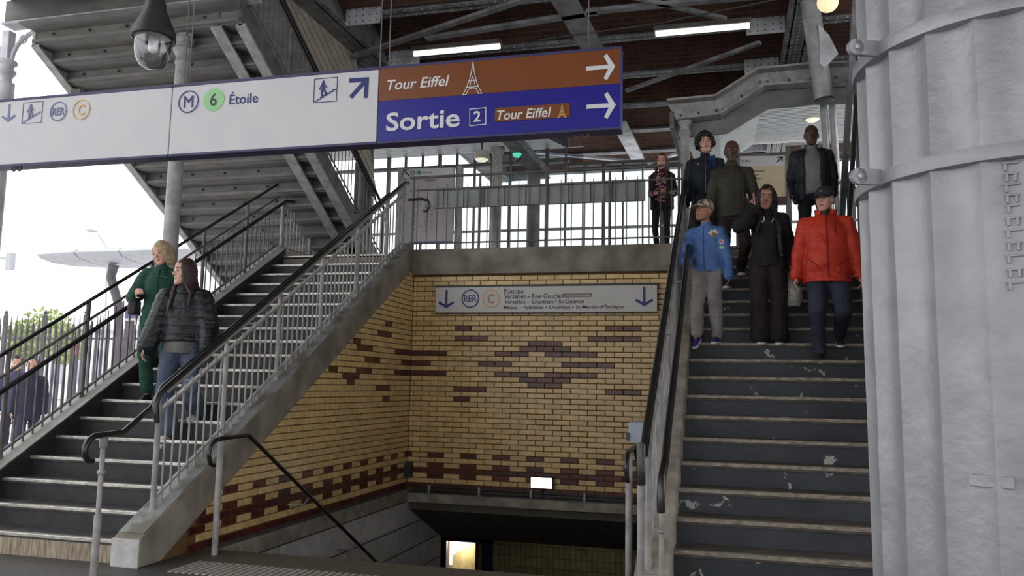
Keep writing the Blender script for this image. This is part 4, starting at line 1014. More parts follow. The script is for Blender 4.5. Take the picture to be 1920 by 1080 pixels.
# wing canopy
WH = mat('white canopy', s2l(184,184,190), s2l(174,174,180), .5)
wc = thing('wing_canopy', 'long pale wing-shaped shelter canopy on a bent mast in the street', 'canopy', (-17, 22, 0))
pr = []
a, b, c2 = aY(75, 482, 22), aY(300, 476, 22), aY(440, 500, 22)
xl_, xr_, zz = aY(100,482,22).x, aY(520, 490, 22).x, aY(180, 482, 22).z
sec = [(-.9,.02),(-.7,.14),(0,.17),(1.6,.14),(1.9,.0),(1.2,-.2),(0,-.22),(-.7,-.12)]
prev = None
nsg = 5
for k in range(nsg):
    xa_, xb_ = xl_+(xr_-xl_)*k/nsg, xl_+(xr_-xl_)*(k+1)/nsg-.05
    sc0 = .75 if k == 0 else 1
    mb = MB()
    s0 = [(22+q[0]*sc0, zz+q[1]*sc0) for q in sec]; s1_ = [(22+q[0], zz+q[1]) for q in sec]; nn = len(sec)
    mb.v = [(xa_, y, z) for y, z in s0]+[(xb_, y, z) for y, z in s1_]
    mb.face(range(nn)); mb.face([nn+i for i in range(nn)][::-1])
    for i in range(nn): mb.face([i, (i+1) % nn, nn+(i+1) % nn, nn+i])
    mb.build('canopy_segment', WH, wc, smooth=True)
pa, pb2, pc = aY(214, 496, 22), aY(208, 520, 22), aY(236, 640, 22); pc.z = -.05
MB().tube([pa, pb2, aY(222, 570, 22), pc], [.16,.14,.14,.16], 10).build('mast', FEN, wc, smooth=True)
tl = thing('traffic_light', 'grey traffic signal head hanging at the far left of the street', 'traffic light', tuple(aY(18, 490, 20)))
a, b = aY(13, 507, 20), aY(26, 474, 20)
MB().box(a.x, b.x, 19.9, 20.1, a.z, b.z).build('head', WH, tl, bevel=.02); MB().tube([(a.x-1.5,20,b.z-.15),(a.x,20,b.z-.15)], .03, 6).build('arm', WH, tl)
sl2 = thing('street_lamp', 'thin pale street lamp above the canopy', 'lamp', tuple(aY(200, 462, 26)))
a, b, c = aY(172, 432, 26), aY(185, 440, 26), aY(201, 466, 26)
MB().tube([b, c, (c.x+.4, 26, 0)], .035, 6).build('pole', WH, sl2); MB().lathe([(0,.06),(.2,.02),(.22,-.03),(0,-.1)], a, 12).build('head', WH, sl2, smooth=True)
kb = thing('notice_box', 'small violet-blue notice board on a grey stand behind the fence', 'sign', tuple(aY(240, 592, 15)))
a, b = aY(233, 601, 15), aY(262, 578, 15)
MB().box(a.x, b.x, 15, 15.06, a.z, b.z).build('frame', SIGNW, kb); MB().box(a.x+.02, b.x-.02, 14.985, 15, a.z+.05, b.z-.05).build('face', mat('violet face', s2l(110,96,150), s2l(100,88,140)), kb)
MB().tube([((a.x+b.x)/2,15.03,0),((a.x+b.x)/2,15.03,a.z)], .04, 8).build('stand', FEN, kb)
rs = thing('red_sign', 'small faded red sign beyond the fence', 'sign', tuple(aY(140, 650, 19)))
a, b = aY(134, 665, 19), aY(148, 636, 19); MB().box(a.x, b.x, 19, 19.05, a.z, b.z).build('face', mat('faded red', s2l(196,110,112), s2l(186,100,104)), rs); MB().tube([((a.x+b.x)/2,19.03,0),((a.x+b.x)/2,19.03,a.z)], .03, 6).build('stand', FEN, rs)
# shrubs beyond the fence
LEAF = mat('pale spring leaves', s2l(176,190,130), s2l(140,160,100), .8, scale=3, rand=.25)
for i, (px, py, Yc, sc, lab) in enumerate(((45, 640, 24, 1.3, 'pale green shrub beyond the fence at the far left'), (85, 625, 26, 1.7, 'tall pale green shrub beyond the fence, middle one'), (125, 645, 24, 1.2, 'pale green shrub beyond the fence beside the red sign'))):
    q = aY(px, py, Yc); t_ = thing('shrub', lab, 'shrub', (q.x, Yc, -.05), 'shrubs in the street')
    mb = MB(); rnd = random.Random(i)
    for k in range(500):
        d = V((rnd.gauss(0,1), rnd.gauss(0,1), rnd.gauss(0,1))).normalized()*rnd.uniform(.5,1)*sc*.6; c = V((q.x, Yc, q.z))+d*1.0
        u = V((rnd.gauss(0,1), rnd.gauss(0,1), rnd.gauss(0,1))).normalized(); v_ = u.orthogonal().normalized(); s0 = len(mb.v)
        for a, b in ((-.1,0),(0,-.05),(.1,0),(0,.05)): mb.v.append(tuple(c+u*a*1.2+v_*b*1.2))
        mb.face([s0, s0+1, s0+2, s0+3])
    o = mb.build('foliage', LEAF, t_, fix=False); o['kind'] = 'stuff'
    MB().tube([(q.x,Yc,-.05),(q.x,Yc,q.z)], [.06,.03], 6).build('trunk', FEN, t_)
hb_ = thing('far_building', 'very pale far building seen through the fence', 'building', (-26, 44, 0))
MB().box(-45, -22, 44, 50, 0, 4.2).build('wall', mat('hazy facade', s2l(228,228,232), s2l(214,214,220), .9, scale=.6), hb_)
MB().box(-45.2, -21.8, 43.8, 50, 4.2, 4.5).build('cornice', WH, hb_)
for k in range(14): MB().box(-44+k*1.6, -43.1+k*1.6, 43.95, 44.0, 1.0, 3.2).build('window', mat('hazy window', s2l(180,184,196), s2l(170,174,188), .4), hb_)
# ---------------------------------------------------------------- people
SKINL = mat('light skin', s2l(214,168,148), s2l(200,150,130), .5, scale=8)
SKINM = mat('tan skin', s2l(176,128,104), s2l(160,112,88), .5, scale=8)
SKIND = mat('dark brown skin', s2l(92,62,52), s2l(76,50,42), .45, scale=8)
EYEW = mat('eye', (.36,.35,.34), (.33,.32,.31), .2); EYED = mat('iris', (.03,.02,.015), (.03,.02,.015), .2)
LIP = mat('lips', s2l(168,96,90), s2l(156,86,80), .4); LIPD = mat('dark lips', s2l(84,46,44), s2l(76,42,40), .4)

def capsule(mb, p, q, r0_, r1_, n=12, sq=None):
    p, q = V(p), V(q); d = q-p; L_ = d.length
    if L_ < 1e-5: d = V((0,0,1)); L_ = 1e-5
    ax = d.normalized(); prof = []
    for k in range(5): a = -PI/2+k*PI/8; prof.append((r0_*math.cos(a), r0_*math.sin(a)))
    for k in range(5): a = k*PI/8; prof.append((r1_*math.cos(a), L_+r1_*math.sin(a)))
    mb.lathe([(max(r, .0008), z) for r, z in prof], p, n, axis=ax)
def ell(mb, c, ax, ay, az, n=14):
    """ellipsoid with half-axis vectors"""
    c = V(c); s0 = len(mb.v); m = 8
    for i in range(m+1):
        t = -PI/2+PI*i/m
        for j in range(n):
            u = 2*PI*j/n; ct = max(math.cos(t), .02)
            mb.v.append(tuple(c+ax*ct*math.cos(u)+ay*ct*math.sin(u)+az*math.sin(t)))
    for i in range(m):
        for j in range(n): mb.face([s0+i*n+j, s0+i*n+(j+1) % n, s0+(i+1)*n+(j+1) % n, s0+(i+1)*n+j])
    mb.face([s0+j for j in range(n)][::-1]); mb.face([s0+m*n+j for j in range(n)])
def loft(mb, rings, n=20, power=2.1):
    """rings: (centre, half-width vector, half-depth vector) stacked"""
    s0 = len(mb.v)
    for c, a, b in rings:
        for j in range(n):
            u = 2*PI*j/n; cu, su = math.cos(u), math.sin(u); k = (abs(cu)**power+abs(su)**power)**(-1/power)
            mb.v.append(tuple(V(c)+a*cu*k+b*su*k))
    m = len(rings)
    for i in range(m-1):
        for j in range(n): mb.face([s0+i*n+j, s0+i*n+(j+1) % n, s0+(i+1)*n+(j+1) % n, s0+(i+1)*n+j])
    mb.face([s0+j for j in range(n)][::-1]); mb.face([s0+(m-1)*n+j for j in range(n)])
def grow(name, mb, mats, parent, vox=.010, smooth=4, wob=0., wscale=7., seed=0., label=None, quilt=None):
    """voxel-fuse the overlapping volumes into one continuous skin, relax it, add soft folds"""
    me = mb.data(name, mats); import bmesh
    bm = bmesh.new(); bm.from_mesh(me); bmesh.ops.recalc_face_normals(bm, faces=bm.faces[:]); bm.to_mesh(me); bm.free()
    o = bpy.data.objects.new(name, me); COL.objects.link(o)
    r = o.modifiers.new('r', 'REMESH'); r.mode = 'VOXEL'; r.voxel_size = vox; r.use_smooth_shade = True
    s = o.modifiers.new('s', 'SMOOTH'); s.iterations = smooth; s.factor = .5
    bpy.context.view_layer.update(); dg = bpy.context.evaluated_depsgraph_get()
    m2 = bpy.data.meshes.new_from_object(o.evaluated_get(dg)); o.modifiers.clear(); o.data = m2; bpy.data.meshes.remove(me); m2.name = name
    if wob or quilt:
        nv = len(m2.vertices); co = np.empty(nv*3); m2.vertices.foreach_get('co', co); co = co.reshape(-1, 3)
        no = np.empty(nv*3); m2.vertices.foreach_get('normal', no); no = no.reshape(-1, 3)
        d = np.zeros(nv)
        if wob:
            for i in range(nv):
                p = co[i]; a = noise.noise(V((p[0]*wscale+seed, p[1]*wscale, p[2]*wscale*1.7))); b = noise.noise(V((p[0]*wscale*2.3, p[1]*wscale*2.3+seed, p[2]*wscale*3)))
                d[i] = wob*(a*1.2+(.5-abs(b))*.9-.25)
        if quilt is not None: d += quilt(co)
        m2.vertices.foreach_set('co', (co+no*d[:,None]).ravel()); m2.update()
    m2.polygons.foreach_set('use_smooth', [True]*len(m2.polygons))
    if parent is not None: put(o, parent)
    if label: o['label'] = label
    return o
def ik(a, b, l1, l2, hint):
    d = b-a; L_ = d.length; mx = (l1+l2)*.998
    if L_ > mx: b = a+d*(mx/L_); d = b-a; L_ = mx
    c = (l1*l1-l2*l2+L_*L_)/(2*L_); h = math.sqrt(max(0, l1*l1-c*c)); u = d.normalized()
    k = (V(hint)-u*V(hint).dot(u)).normalized()
    return a+u*c+k*h, b
class Person:
    def __init__(s, name_label, pos, ht, face, feet, hands, build=1., head=(0,0,0), lean=(0,0), pelvis_dz=0., twist=0., female=False, skin=SKINL, group=None, child=False):
        """pos: ground point between feet; face: direction the body faces (degrees, 0 = towards -Y, + = turning to the person's left / +X)
        feet: two (forward, side, dz) ; hands: two targets in body frame (side, forward, z as share of height) or None"""
        s.k = k = ht/1.75; s.skin = skin; a = math.radians(face); s.fem = female; s.b = build
        s.f = V((math.sin(a), -math.cos(a), 0)); s.r = V((-math.cos(a)*1., -math.sin(a)*1., 0))   # r: person's right
        s.u = V((0,0,1)); P = s.P = V(pos)
        s.root = thing('person', name_label, 'person', tuple(P), group)
        hc = .0 if not child else .02
        pz = max(0, .915*k+pelvis_dz); s.pel = P+V((0,0,pz))+s.f*lean[1]*.0
        s.feet = []
        for i, (fo, si, dz) in enumerate(feet):
            sd = s.r if i == 0 else -s.r
            s.feet.append(P+s.f*fo+sd*si+V((0,0,dz+.085*k)))
        up_ = (V((0,0,1))+s.r*lean[0]+s.f*lean[1]).normalized(); s.up = up_
        s.hip = [s.pel+s.r*.088*k*(1.05 if female else 1), s.pel-s.r*.088*k*(1.05 if female else 1)]
        tw = math.radians(twist); s.cr = (s.r*math.cos(tw)+s.f*math.sin(tw)); s.cf = (s.f*math.cos(tw)-s.r*math.sin(tw))
        s.chest = s.pel+up_*.40*k; s.neck = s.pel+up_*.565*k
        sw = (.158 if female else .182)*k*build**.5; s.sw = sw
        s.sh = [s.neck-up_*.098*k+s.cr*sw, s.neck-up_*.098*k-s.cr*sw]
        s.knee = []; 
        for i in (0, 1):
            kn, ft = ik(s.hip[i], s.feet[i], .435*k, .415*k, s.f*1.+(s.r if i == 0 else -s.r)*.15); s.knee.append(kn); s.feet[i] = ft
        s.elb = []; s.wr = []; s.hd = []
        for i in (0, 1):
            sd = 1 if i == 0 else -1; t = hands[i] if hands[i] else (.24, .03, .47)
            T = P+s.r*sd*t[0]*k*1.0+s.f*t[1]*k+V((0,0,t[2]*ht))
            hint = -s.cf*1.+s.cr*sd*.45-s.u*.25 if len(t) < 4 else V(t[3])
            e, w_ = ik(s.sh[i], T, .29*k, .25*k, hint); s.elb.append(e); s.wr.append(w_)
        hy, hp, hr = [math.radians(q) for q in head]
        s.hf = (s.cf*math.cos(hy)+s.cr*math.sin(hy)).normalized(); s.hr = (s.cr*math.cos(hy)-s.cf*math.sin(hy)).normalized()
        hf0 = s.hf.copy(); s.hf = (hf0*math.cos(hp)-s.u*math.sin(hp)).normalized(); s.hu = (s.u*math.cos(hp)+hf0*math.sin(hp)).normalized()
        hu0 = s.hu.copy(); s.hu = (hu0*math.cos(hr)+s.hr*math.sin(hr)).normalized(); s.hr = (s.hr*math.cos(hr)-hu0*math.sin(hr)).normalized()
        s.hk = k*1.12 if not child else k*1.25
        s.hc = s.neck+s.up*.095*s.hk+s.u*.050*s.hk+s.hf*.015
    def HP(s, x, y, z): return s.hc+(s.hr*x+s.hf*y+s.hu*z)*s.hk
    def head_rings(s, off=0., z0=-.12, z1=.13):
        R_ = [(-.118,.018,.018,.070),(-.108,.036,.034,.060),(-.085,.052,.056,.036),(-.05,.063,.076,.014),(-.01,.071,.090,.002),(.03,.075,.097,-.006),(.065,.070,.094,-.009),(.093,.055,.076,-.010),(.110,.032,.046,-.010),(.117,.012,.018,-.010)]
        return [(s.HP(0, yc, z+(off*.8 if z > .08 else 0)), s.hr*(rx+off)*s.hk, s.hf*(ry+off)*s.hk) for z, rx, ry, yc in R_ if z0 <= z <= z1]
    def hand(s, mb, i, curl=.5, point=None, palm_dir=None, fr=.0078):
        k = s.k; sd = 1 if i == 0 else -1
        d = (point if point is not None else (s.wr[i]-s.elb[i])).normalized()
        pd = palm_dir if palm_dir is not None else (-s.cr*sd)             # direction the palm faces
        pd = (pd-d*pd.dot(d)).normalized(); sdv = d.cross(pd)*1.          # across the palm
        if sdv.dot(s.cf) < 0 and palm_dir is None: sdv = -sdv             # thumb side forward
        w_ = s.wr[i]; pc = w_+d*.045*k
        capsule(mb, w_-d*.03*k, w_+d*.012*k, .026*k, .025*k, 10)
        ell(mb, pc, sdv*.040*k, pd*.016*k, d*.052*k)
        s.palm = pc; s.pdir = pd
        for j in range(4):
            off = (1.5-j)*.0195*k; ln = (.70,.80,.76,.60)[j]*.098*k; base = pc+d*.038*k+sdv*off
            c0 = .25+curl*.6; p = base; dr = d
            for m_, fr_ in ((.45, c0), (.30, curl*1.2), (.25, curl*1.0)):
                a = fr_; dr = (dr*math.cos(a)+pd*math.sin(a)).normalized(); q = p+dr*ln*m_
                capsule(mb, p, q, fr*k*(1.05 if m_ > .4 else .95), fr*k*.9, 8); p = q; 
                pdn = (pd*math.cos(a)-d*math.sin(a))
        tb = pc-d*.022*k+sdv*.030*k; t1 = tb+(sdv*.8+d*.65+pd*.35).normalized()*.042*k; t2 = t1+(d*.9+sdv*.15+pd*(.3+curl*.4)).normalized()*.032*k
        capsule(mb, tb, t1, .0125*k, .0095*k, 8); capsule(mb, t1, t2, .0095*k, .0078*k, 8)
    def body(s, vox=.0085, curl=(.5,.5), point=(None,None), palm=(None,None), nose=1., jaw=0.):
        k = s.k; mb = MB(); hk = s.hk
        loft(mb, s.head_rings(), 22, 2.15)
        capsule(mb, s.HP(0,.082,.012), s.HP(0,.106*nose,-.022), .0085*hk, .0125*hk, 10)
        capsule(mb, s.HP(-.01,.094,-.027), s.HP(.01,.094,-.027), .0085*hk, .0085*hk, 8)
        for sg in (-1, 1):
            capsule(mb, s.HP(sg*.044,.074,.026), s.HP(sg*.014,.086,.025), .008*hk, .008*hk, 8)      # brow
            ell(mb, s.HP(sg*.076,-.006,-.008), s.hr*.008*hk, s.hf*.016*hk, s.hu*.030*hk, 10)          # ear
            ell(mb, s.HP(sg*.040,.060,-.028), s.hr*.020*hk, s.hf*.018*hk, s.hu*.020*hk, 10)          # cheek
        capsule(mb, s.HP(-.016,.078,-.060), s.HP(.016,.078,-.060), .010*hk, .010*hk, 8)               # lips base
        ell(mb, s.HP(0,.070,-.100), s.hr*.022*hk, s.hf*.018*hk, s.hu*.014*hk, 10)                    # chin
        nr = .050*k*(.88 if s.fem else 1.05)
        capsule(mb, s.neck-s.up*.06*k, s.HP(0,-.012,-.055), nr*1.1, nr, 14)
        B = s.b; cr, cf = s.cr, s.cf
        W_ = lambda z, a, b, c=0., t=1.: (s.pel+s.up*z*k+cf*c*k, (s.r*(1-t)+cr*t)*a*k*B, (s.f*(1-t)+cf*t)*b*k*B)
        loft(mb, [W_(-.09,.10,.07,t=0), W_(-.03,.150,.095,t=0), W_(.05,.148,.095,t=.2), W_(.16,.122,.085,t=.5), W_(.28,.130,.092), W_(.38,.142,.098), W_(.45,.138,.085), W_(.50,.10,.062), W_(.545,.05,.045)], 20)
        for i in (0, 1):
            capsule(mb, s.hip[i], s.knee[i], .074*k*B, .050*k*B); capsule(mb, s.knee[i], s.feet[i], .049*k*B, .033*k)
            capsule(mb, s.feet[i]-s.u*.02*k, s.feet[i]+s.f*.05*k-s.u*.035*k, .030*k, .022*k)
            capsule(mb, s.neck-s.up*.05*k, s.sh[i], .045*k, .046*k); capsule(mb, s.sh[i], s.elb[i], .045*k*B, .034*k); capsule(mb, s.elb[i], s.wr[i], .035*k*B, .023*k)
            s.hand(mb, i, curl[i], point[i], palm[i])
        o = grow('body', mb, s.skin, s.root, vox, 3); s.bodyo = o
        lipm = LIPD if s.skin is SKIND else LIP
        e = MB(); 
        for sg in (-1, 1):
            ex = MB(); ell(ex, s.HP(sg*.030,.0835,.006), s.hr*.0135*hk, s.hf*.009*hk, s.hu*.0065*hk, 10); eo = ex.build('eye', EYEW, s.root, smooth='all')
            ix = MB(); ell(ix, s.HP(sg*.030,.0910,.006), s.hr*.0068*hk, s.hf*.003*hk, s.hu*.0062*hk, 8); ix.build('iris', EYED, eo, smooth='all')
        m_ = MB(); ell(m_, s.HP(0,.0885,-.058), s.hr*.022*hk, s.hf*.004*hk, s.hu*.0045*hk, 10); ell(m_, s.HP(0,.0885,-.066), s.hr*.018*hk, s.hf*.0045*hk, s.hu*.005*hk, 10); m_.build('mouth', lipm, s.root, smooth='all')
        return o
    def brows(s, m):
        for sg in (-1, 1):
            b = MB(); b.tube([s.HP(sg*.048,.079,.027), s.HP(sg*.030,.0905,.033), s.HP(sg*.014,.0935,.029)], [.002*s.hk,.0035*s.hk,.003*s.hk], 6); b.build('eyebrow', m, s.root, smooth='all')
    def top(s, name, m, th=.018, hem=-.05, flare=1.0, sleeve=1., wob=.007, vox=.0105, neck=.0, collar=True, seed=0., cuff=True, puff=0., hood=False, sleeve_to=1.0, waist=1., label=None, belly=0.):
        k = s.k; B = s.b; cr, cf = s.cr, s.cf; mb = MB(); T = th
        W_ = lambda z, a, b, c=0., t=1.: (s.pel+s.up*z*k+cf*c*k, (s.r*(1-t)+cr*t)*(a*B*k+T), (s.f*(1-t)+cf*t)*(b*B*k+T))
        rings = []
        if hem < -.05:
            z = hem
            rings.append(W_(z,.152*flare,.112*flare,t=0))
            while z < -.06: z = min(z+.08, -.03); rings.append(W_(z,.152*(1+(flare-1)*max(0,-z)/max(.01,-hem)),.110*(1+(flare-1)*max(0,-z)/max(.01,-hem)),t=0))
        else: rings.append(W_(hem,.150*flare,.108*flare,.0,t=0))
        rings += [W_(.06,.150*waist,.106+belly,.01+belly,.2), W_(.16,.136*waist,.100+belly,.01+belly,.5), W_(.28,.138,.104+belly*.6,.006), W_(.38,.148,.106), W_(.44,.140,.094), W_(.49,.106,.074), W_(.535,.066,.054), W_(.555,.05,.045)]
        loft(mb, rings, 24)
        for i in (0, 1):
            sh, el, wr = s.sh[i], s.elb[i], s.wr[i]; wr2 = el+(wr-el)*sleeve_to
            capsule(mb, s.neck-s.up*.035*k, sh+(s.neck-sh)*.12, .036*k+T*.6, .046*k+T*.7); 
            if puff:
                for a, b, ra, rb, nn in ((sh, el, .055, .046, 4), (el, wr2, .046, .036, 4)):
                    for j in range(nn):
                        p, q = a+(b-a)*j/nn, a+(b-a)*(j+1)/nn; r_ = (ra+(rb-ra)*(j+.5)/nn)*k*sleeve+T
                        capsule(mb, p+(q-p)*.3, p+(q-p)*.7, r_+puff, r_+puff)
            capsule(mb, sh, el, .047*k*sleeve*B**.5+T*.8, .040*k*sleeve+T); capsule(mb, el, wr2, .040*k*sleeve+T, (.028*k*sleeve+T*.9))
        if collar:
            c0 = s.neck-s.up*.015*k; capsule(mb, c0-s.up*.02*k, c0+s.up*(.03+neck)*k+s.u*.005, .062*k+T*.5, .056*k+T*.3, 16)
        if hood:
            ell(mb, s.neck-cf*.075*k-s.up*.005*k, cr*.105*k, cf*.05*k, s.up*.05*k)
        zq = None
        if puff:
            zb = s.pel.z
            def zq(co, zb=zb, k=k, puff=puff): 
                ph = (co[:,2]-zb)/(.085*k); return -puff*1.3*np.exp(-((ph-np.round(ph))**2)/.012)
        o = grow(name, mb, m, s.root, vox, 4, wob, 7., seed, label, quilt=zq)
        if cuff:
            for i in (0, 1):
                d = (s.wr[i]-s.elb[i]).normalized(); c = s.elb[i]+(s.wr[i]-s.elb[i])*sleeve_to; r_ = .028*k*sleeve+T*.9
                MB().tube([c-d*.02*k, c-d*.012*k, c+d*.018*k, c+d*.024*k], [r_*.9, r_*1.08, r_*1.05, r_*.85], 14).build('cuff', m, o, smooth=True)
        return o
    def bottom(s, name, m, th=.014, wide=1., hem=1.02, wob=.008, vox=.0105, seed=3., label=None, flare=1.):
        k = s.k; B = s.b; mb = MB(); T = th
        loft(mb, [(s.pel-s.u*.11*k, s.r*(.115*k), s.f*(.08*k)), (s.pel-s.u*.03*k, s.r*(.153*k*B+T), s.f*(.100*k*B+T)), (s.pel+s.up*.07*k, s.r*(.146*k*B+T), s.f*(.098*k*B+T)), (s.pel+s.up*.12*k, s.r*(.132*k*B+T), s.f*(.09*k*B+T))], 20)
        for i in (0, 1):
            an = s.feet[i]+(s.knee[i]-s.feet[i])*(1-hem)*1.0
            capsule(mb, s.hip[i]-s.u*.01, s.knee[i], .080*k*B*wide+T*.7, .056*k*B*wide+T); capsule(mb, s.knee[i], an+s.u*.02, .055*k*B*wide+T, .042*k*wide*flare+T)
            capsule(mb, s.hip[i]-s.f*.03*k, s.hip[i]-s.u*.1*k-s.f*.02*k, .085*k*B, .075*k*B)
        return grow(name, mb, m, s.root, vox, 4, wob, 6., seed, label)
    def shoes(s, m, sole, ln=1., hk_=1., boot=False, label=None, toe=None, pitch=(0,0)):
        k = s.k
        for i in (0, 1):
            f = s.f if toe is None else toe[i]; pt = math.radians(pitch[i]); fd = (f*math.cos(pt)-s.u*math.sin(pt)).normalized(); ud = (s.u*math.cos(pt)+f*math.sin(pt)).normalized(); rr = fd.cross(ud)
            a = s.feet[i]; mb = MB(); base = a-ud*.085*k
            capsule(mb, base+ud*.042*k-fd*.035*k, base+ud*.038*k+fd*.10*k, .038*k, .036*k)
            ell(mb, base+ud*.030*k+fd*.135*k*ln, rr*.046*k, fd*.06*k, ud*.028*k)
            capsule(mb, base+ud*.06*k-fd*.02*k, base+ud*.095*k-fd*.015*k, .040*k, .038*k)
            if boot: capsule(mb, base+ud*.09*k-fd*.01*k, base+ud*.28*k-fd*.005*k, .045*k, .056*k)
            else: capsule(mb, base+ud*.075*k-fd*.0*k, base+ud*.055*k+fd*.07*k, .034*k, .03*k)
            o = grow('boot' if boot else 'shoe', mb, m, s.root, .008, 3, label=label)
            sb = MB(); 
            rng_ = [(-.078,.022),(-.06,.036),(0,.036),(.07,.043),(.13,.047),(.175*ln,.036),(.198*ln,.014)]
            poly = [(x, y) for x, y in rng_]+[(x, -y) for x, y in reversed(rng_)]
            sb.prism([(x*k, y*k) for x, y in poly], base-ud*.004*k, fd, rr, ud*.024*k*hk_); sb.build('sole', sole, o, smooth=False, bevel=.003)
    def decal(s, mb_or_obj, target, name, m, parent=None):
        pass
def on_surface(target, o3, direction, pts, lift=.003, thick=.002):
    """drop points onto the front of a garment"""
    bv = getattr(target, '_bvh', None)
    return None
def bvh_of(o):
    me = o.data; return BVHTree.FromPolygons([v.co.copy() for v in me.vertices], [tuple(p.vertices) for p in me.polygons])
def patch(bv, centre, right, upv, fwd, outline, m, name, parent, lift=.004):
    """a flat cloth patch laid onto the garment: fan of an outline dropped along -fwd"""
    mb = MB(); n = len(outline); pts = []
    def drop(a, b):
        o = centre+right*a+upv*b+fwd*.4; h = bv.ray_cast(o, -fwd, .8)
        return (h[0]+fwd*lift) if h[0] is not None else (centre+right*a+upv*b+fwd*.1)
    c = drop(sum(a for a, b in outline)/n, sum(b for a, b in outline)/n)
    mb.v.append(tuple(c)); rings = (.5, 1.)
    ca, cb = sum(a for a, b in outline)/n, sum(b for a, b in outline)/n
    for t in rings:
        for a, b in outline: mb.v.append(tuple(drop(ca+(a-ca)*t, cb+(b-cb)*t)))
    for j in range(n):
        mb.face([0, 1+j, 1+(j+1) % n]); mb.face([1+j, 1+n+j, 1+n+(j+1) % n, 1+(j+1) % n])
    # skirt for thickness
    s0 = len(mb.v)
    for j in range(n): mb.v.append(tuple(V(mb.v[1+n+j])-fwd*(lift+.004)))
    for j in range(n): mb.face([1+n+j, s0+j, s0+(j+1) % n, 1+n+(j+1) % n])
    return mb.build(name, m, parent, smooth=True)
def ribbon(bv, centre, right, upv, fwd, pts, wd, m, name, parent, lift=.003):
    """a narrow strip following a garment's front through (a,b) points"""
    mb = MB(); P_ = []
    dense = []
    for (a0_, b0_), (a1_, b1_) in zip(pts, pts[1:]):
        nn = max(2, int(math.hypot(a1_-a0_, b1_-b0_)/.02))
        dense += [(a0_+(a1_-a0_)*i/nn, b0_+(b1_-b0_)*i/nn) for i in range(nn)]
    dense.append(pts[-1])
    for a, b in dense:
        h = bv.ray_cast(centre+right*a+upv*b+fwd*.5, -fwd, 1.)
        if h[0] is not None: P_.append(h[0]+fwd*lift)
    if len(P_) < 2: return None
    mb.tube(P_, wd/2, 6)
    return mb.build(name, m, parent, smooth=True)
def hair_cap(s, m, thick=.014, front=.055, back=-.09, name='hair', extra=None, wob=.004, vox=.008, seed=0, sides=-.02, bumps=0, bump_r=.02, rnd=1, longer=None):
    mb = MB(); hk = s.hk; rn = random.Random(rnd)
    # a shell of overlapping balls over the skull, leaving the face open
    for i in range(15):
        ph = PI*(i+.5)/15
        for j in range(24):
            th = 2*PI*j/24
            d = V((math.sin(ph)*math.cos(th), math.sin(ph)*math.sin(th), math.cos(ph)))
            x, y, z = d.x*.070, d.y*.090-.006, d.z*.105+.008
            isf = y > .02
            if z < back: continue
            if isf and z < front+.35*abs(x)*0-(.0 if abs(x) < .045 else .045): continue
            if not isf and y > -.02 and z < sides: continue
            capsule(mb, s.HP(x*.9, y*.9, z*.9), s.HP(x*1.03, y*1.03, z*1.03), thick*hk*1.5, thick*hk, 8)
    for b in range(bumps):
        th = rn.uniform(0, 2*PI); cz = rn.uniform(-.25, 1); sn = math.sqrt(1-cz*cz); d = V((sn*math.cos(th), sn*math.sin(th), cz))
        if d.y > .35 and cz < .5: continue
        p = s.HP(d.x*.098, d.y*.118-.008, d.z*.130+.014); ell(mb, p, s.hr*bump_r*hk, s.hf*bump_r*hk, s.hu*bump_r*hk, 8)
    if longer: longer(mb)
    return grow(name, mb, m, s.root, vox, 2, wob, 22., seed)
def strands(s, mb, tab, r=.018):
    """long locks: lists of head-frame/body points"""
    for pts in tab:
        for a, b in zip(pts, pts[1:]): capsule(mb, a[0], b[0], a[1], b[1], 8)
def cap_hat(s, m, mb_m, lift=.0, tilt=0, name='cap'):
    hk = s.hk; mb = MB()
    rg = [(.022,.082,.105,-.006),(.05,.083,.106,-.008),(.08,.076,.098,-.009),(.105,.058,.076,-.01),(.122,.03,.042,-.01),(.126,.008,.01,-.01)]
    loft(mb, [(s.HP(0, yc, z+lift), s.hr*rx*hk, s.hf*ry*hk) for z, rx, ry, yc in rg], 24, 2.1)
    c = grow(name, mb, m, s.root, .007, 2, .001, 20)
    p = MB(); n = 12; top = []; bot = []
    for i in range(n+1):
        a = PI*(i/n); x = .076*math.cos(a); y = .055+.115*math.sin(a)
        z = .030+lift-.020*math.sin(a)-.22*x*x/.076
        top.append(s.HP(x, y, z+.003)); bot.append(s.HP(x, y, z-.003))
    ti = [s.HP(.074*math.cos(PI*i/n), .05+.03*math.sin(PI*i/n), .036+lift) for i in range(n+1)]
    k0 = 0; p.v = [tuple(q) for q in top+bot+ti]
    for i in range(n):
        p.face([i, i+1, 2*(n+1)+i+1, 2*(n+1)+i]); p.face([n+1+i, 2*(n+1)+i, 2*(n+1)+i+1, n+1+i+1]); p.face([i, n+1+i, n+1+i+1, i+1])
    p.build('visor', mb_m, c, smooth=True)
    b = MB(); b.lathe([(.0,.0),(.008,.0),(.006,.006),(0,.008)], s.HP(0,-.01,.126+lift), 8, axis=s.hu); b.build('cap_button', mb_m, c)
    return c
cl_ = lambda n, a, b=None, **k: mat(n, s2l(*a), s2l(*(b or tuple(int(x*.8) for x in a))), k.pop('rough', .8), scale=k.pop('scale', 6), bump=k.pop('bump', .25), bscale=k.pop('bscale', 120), **k)
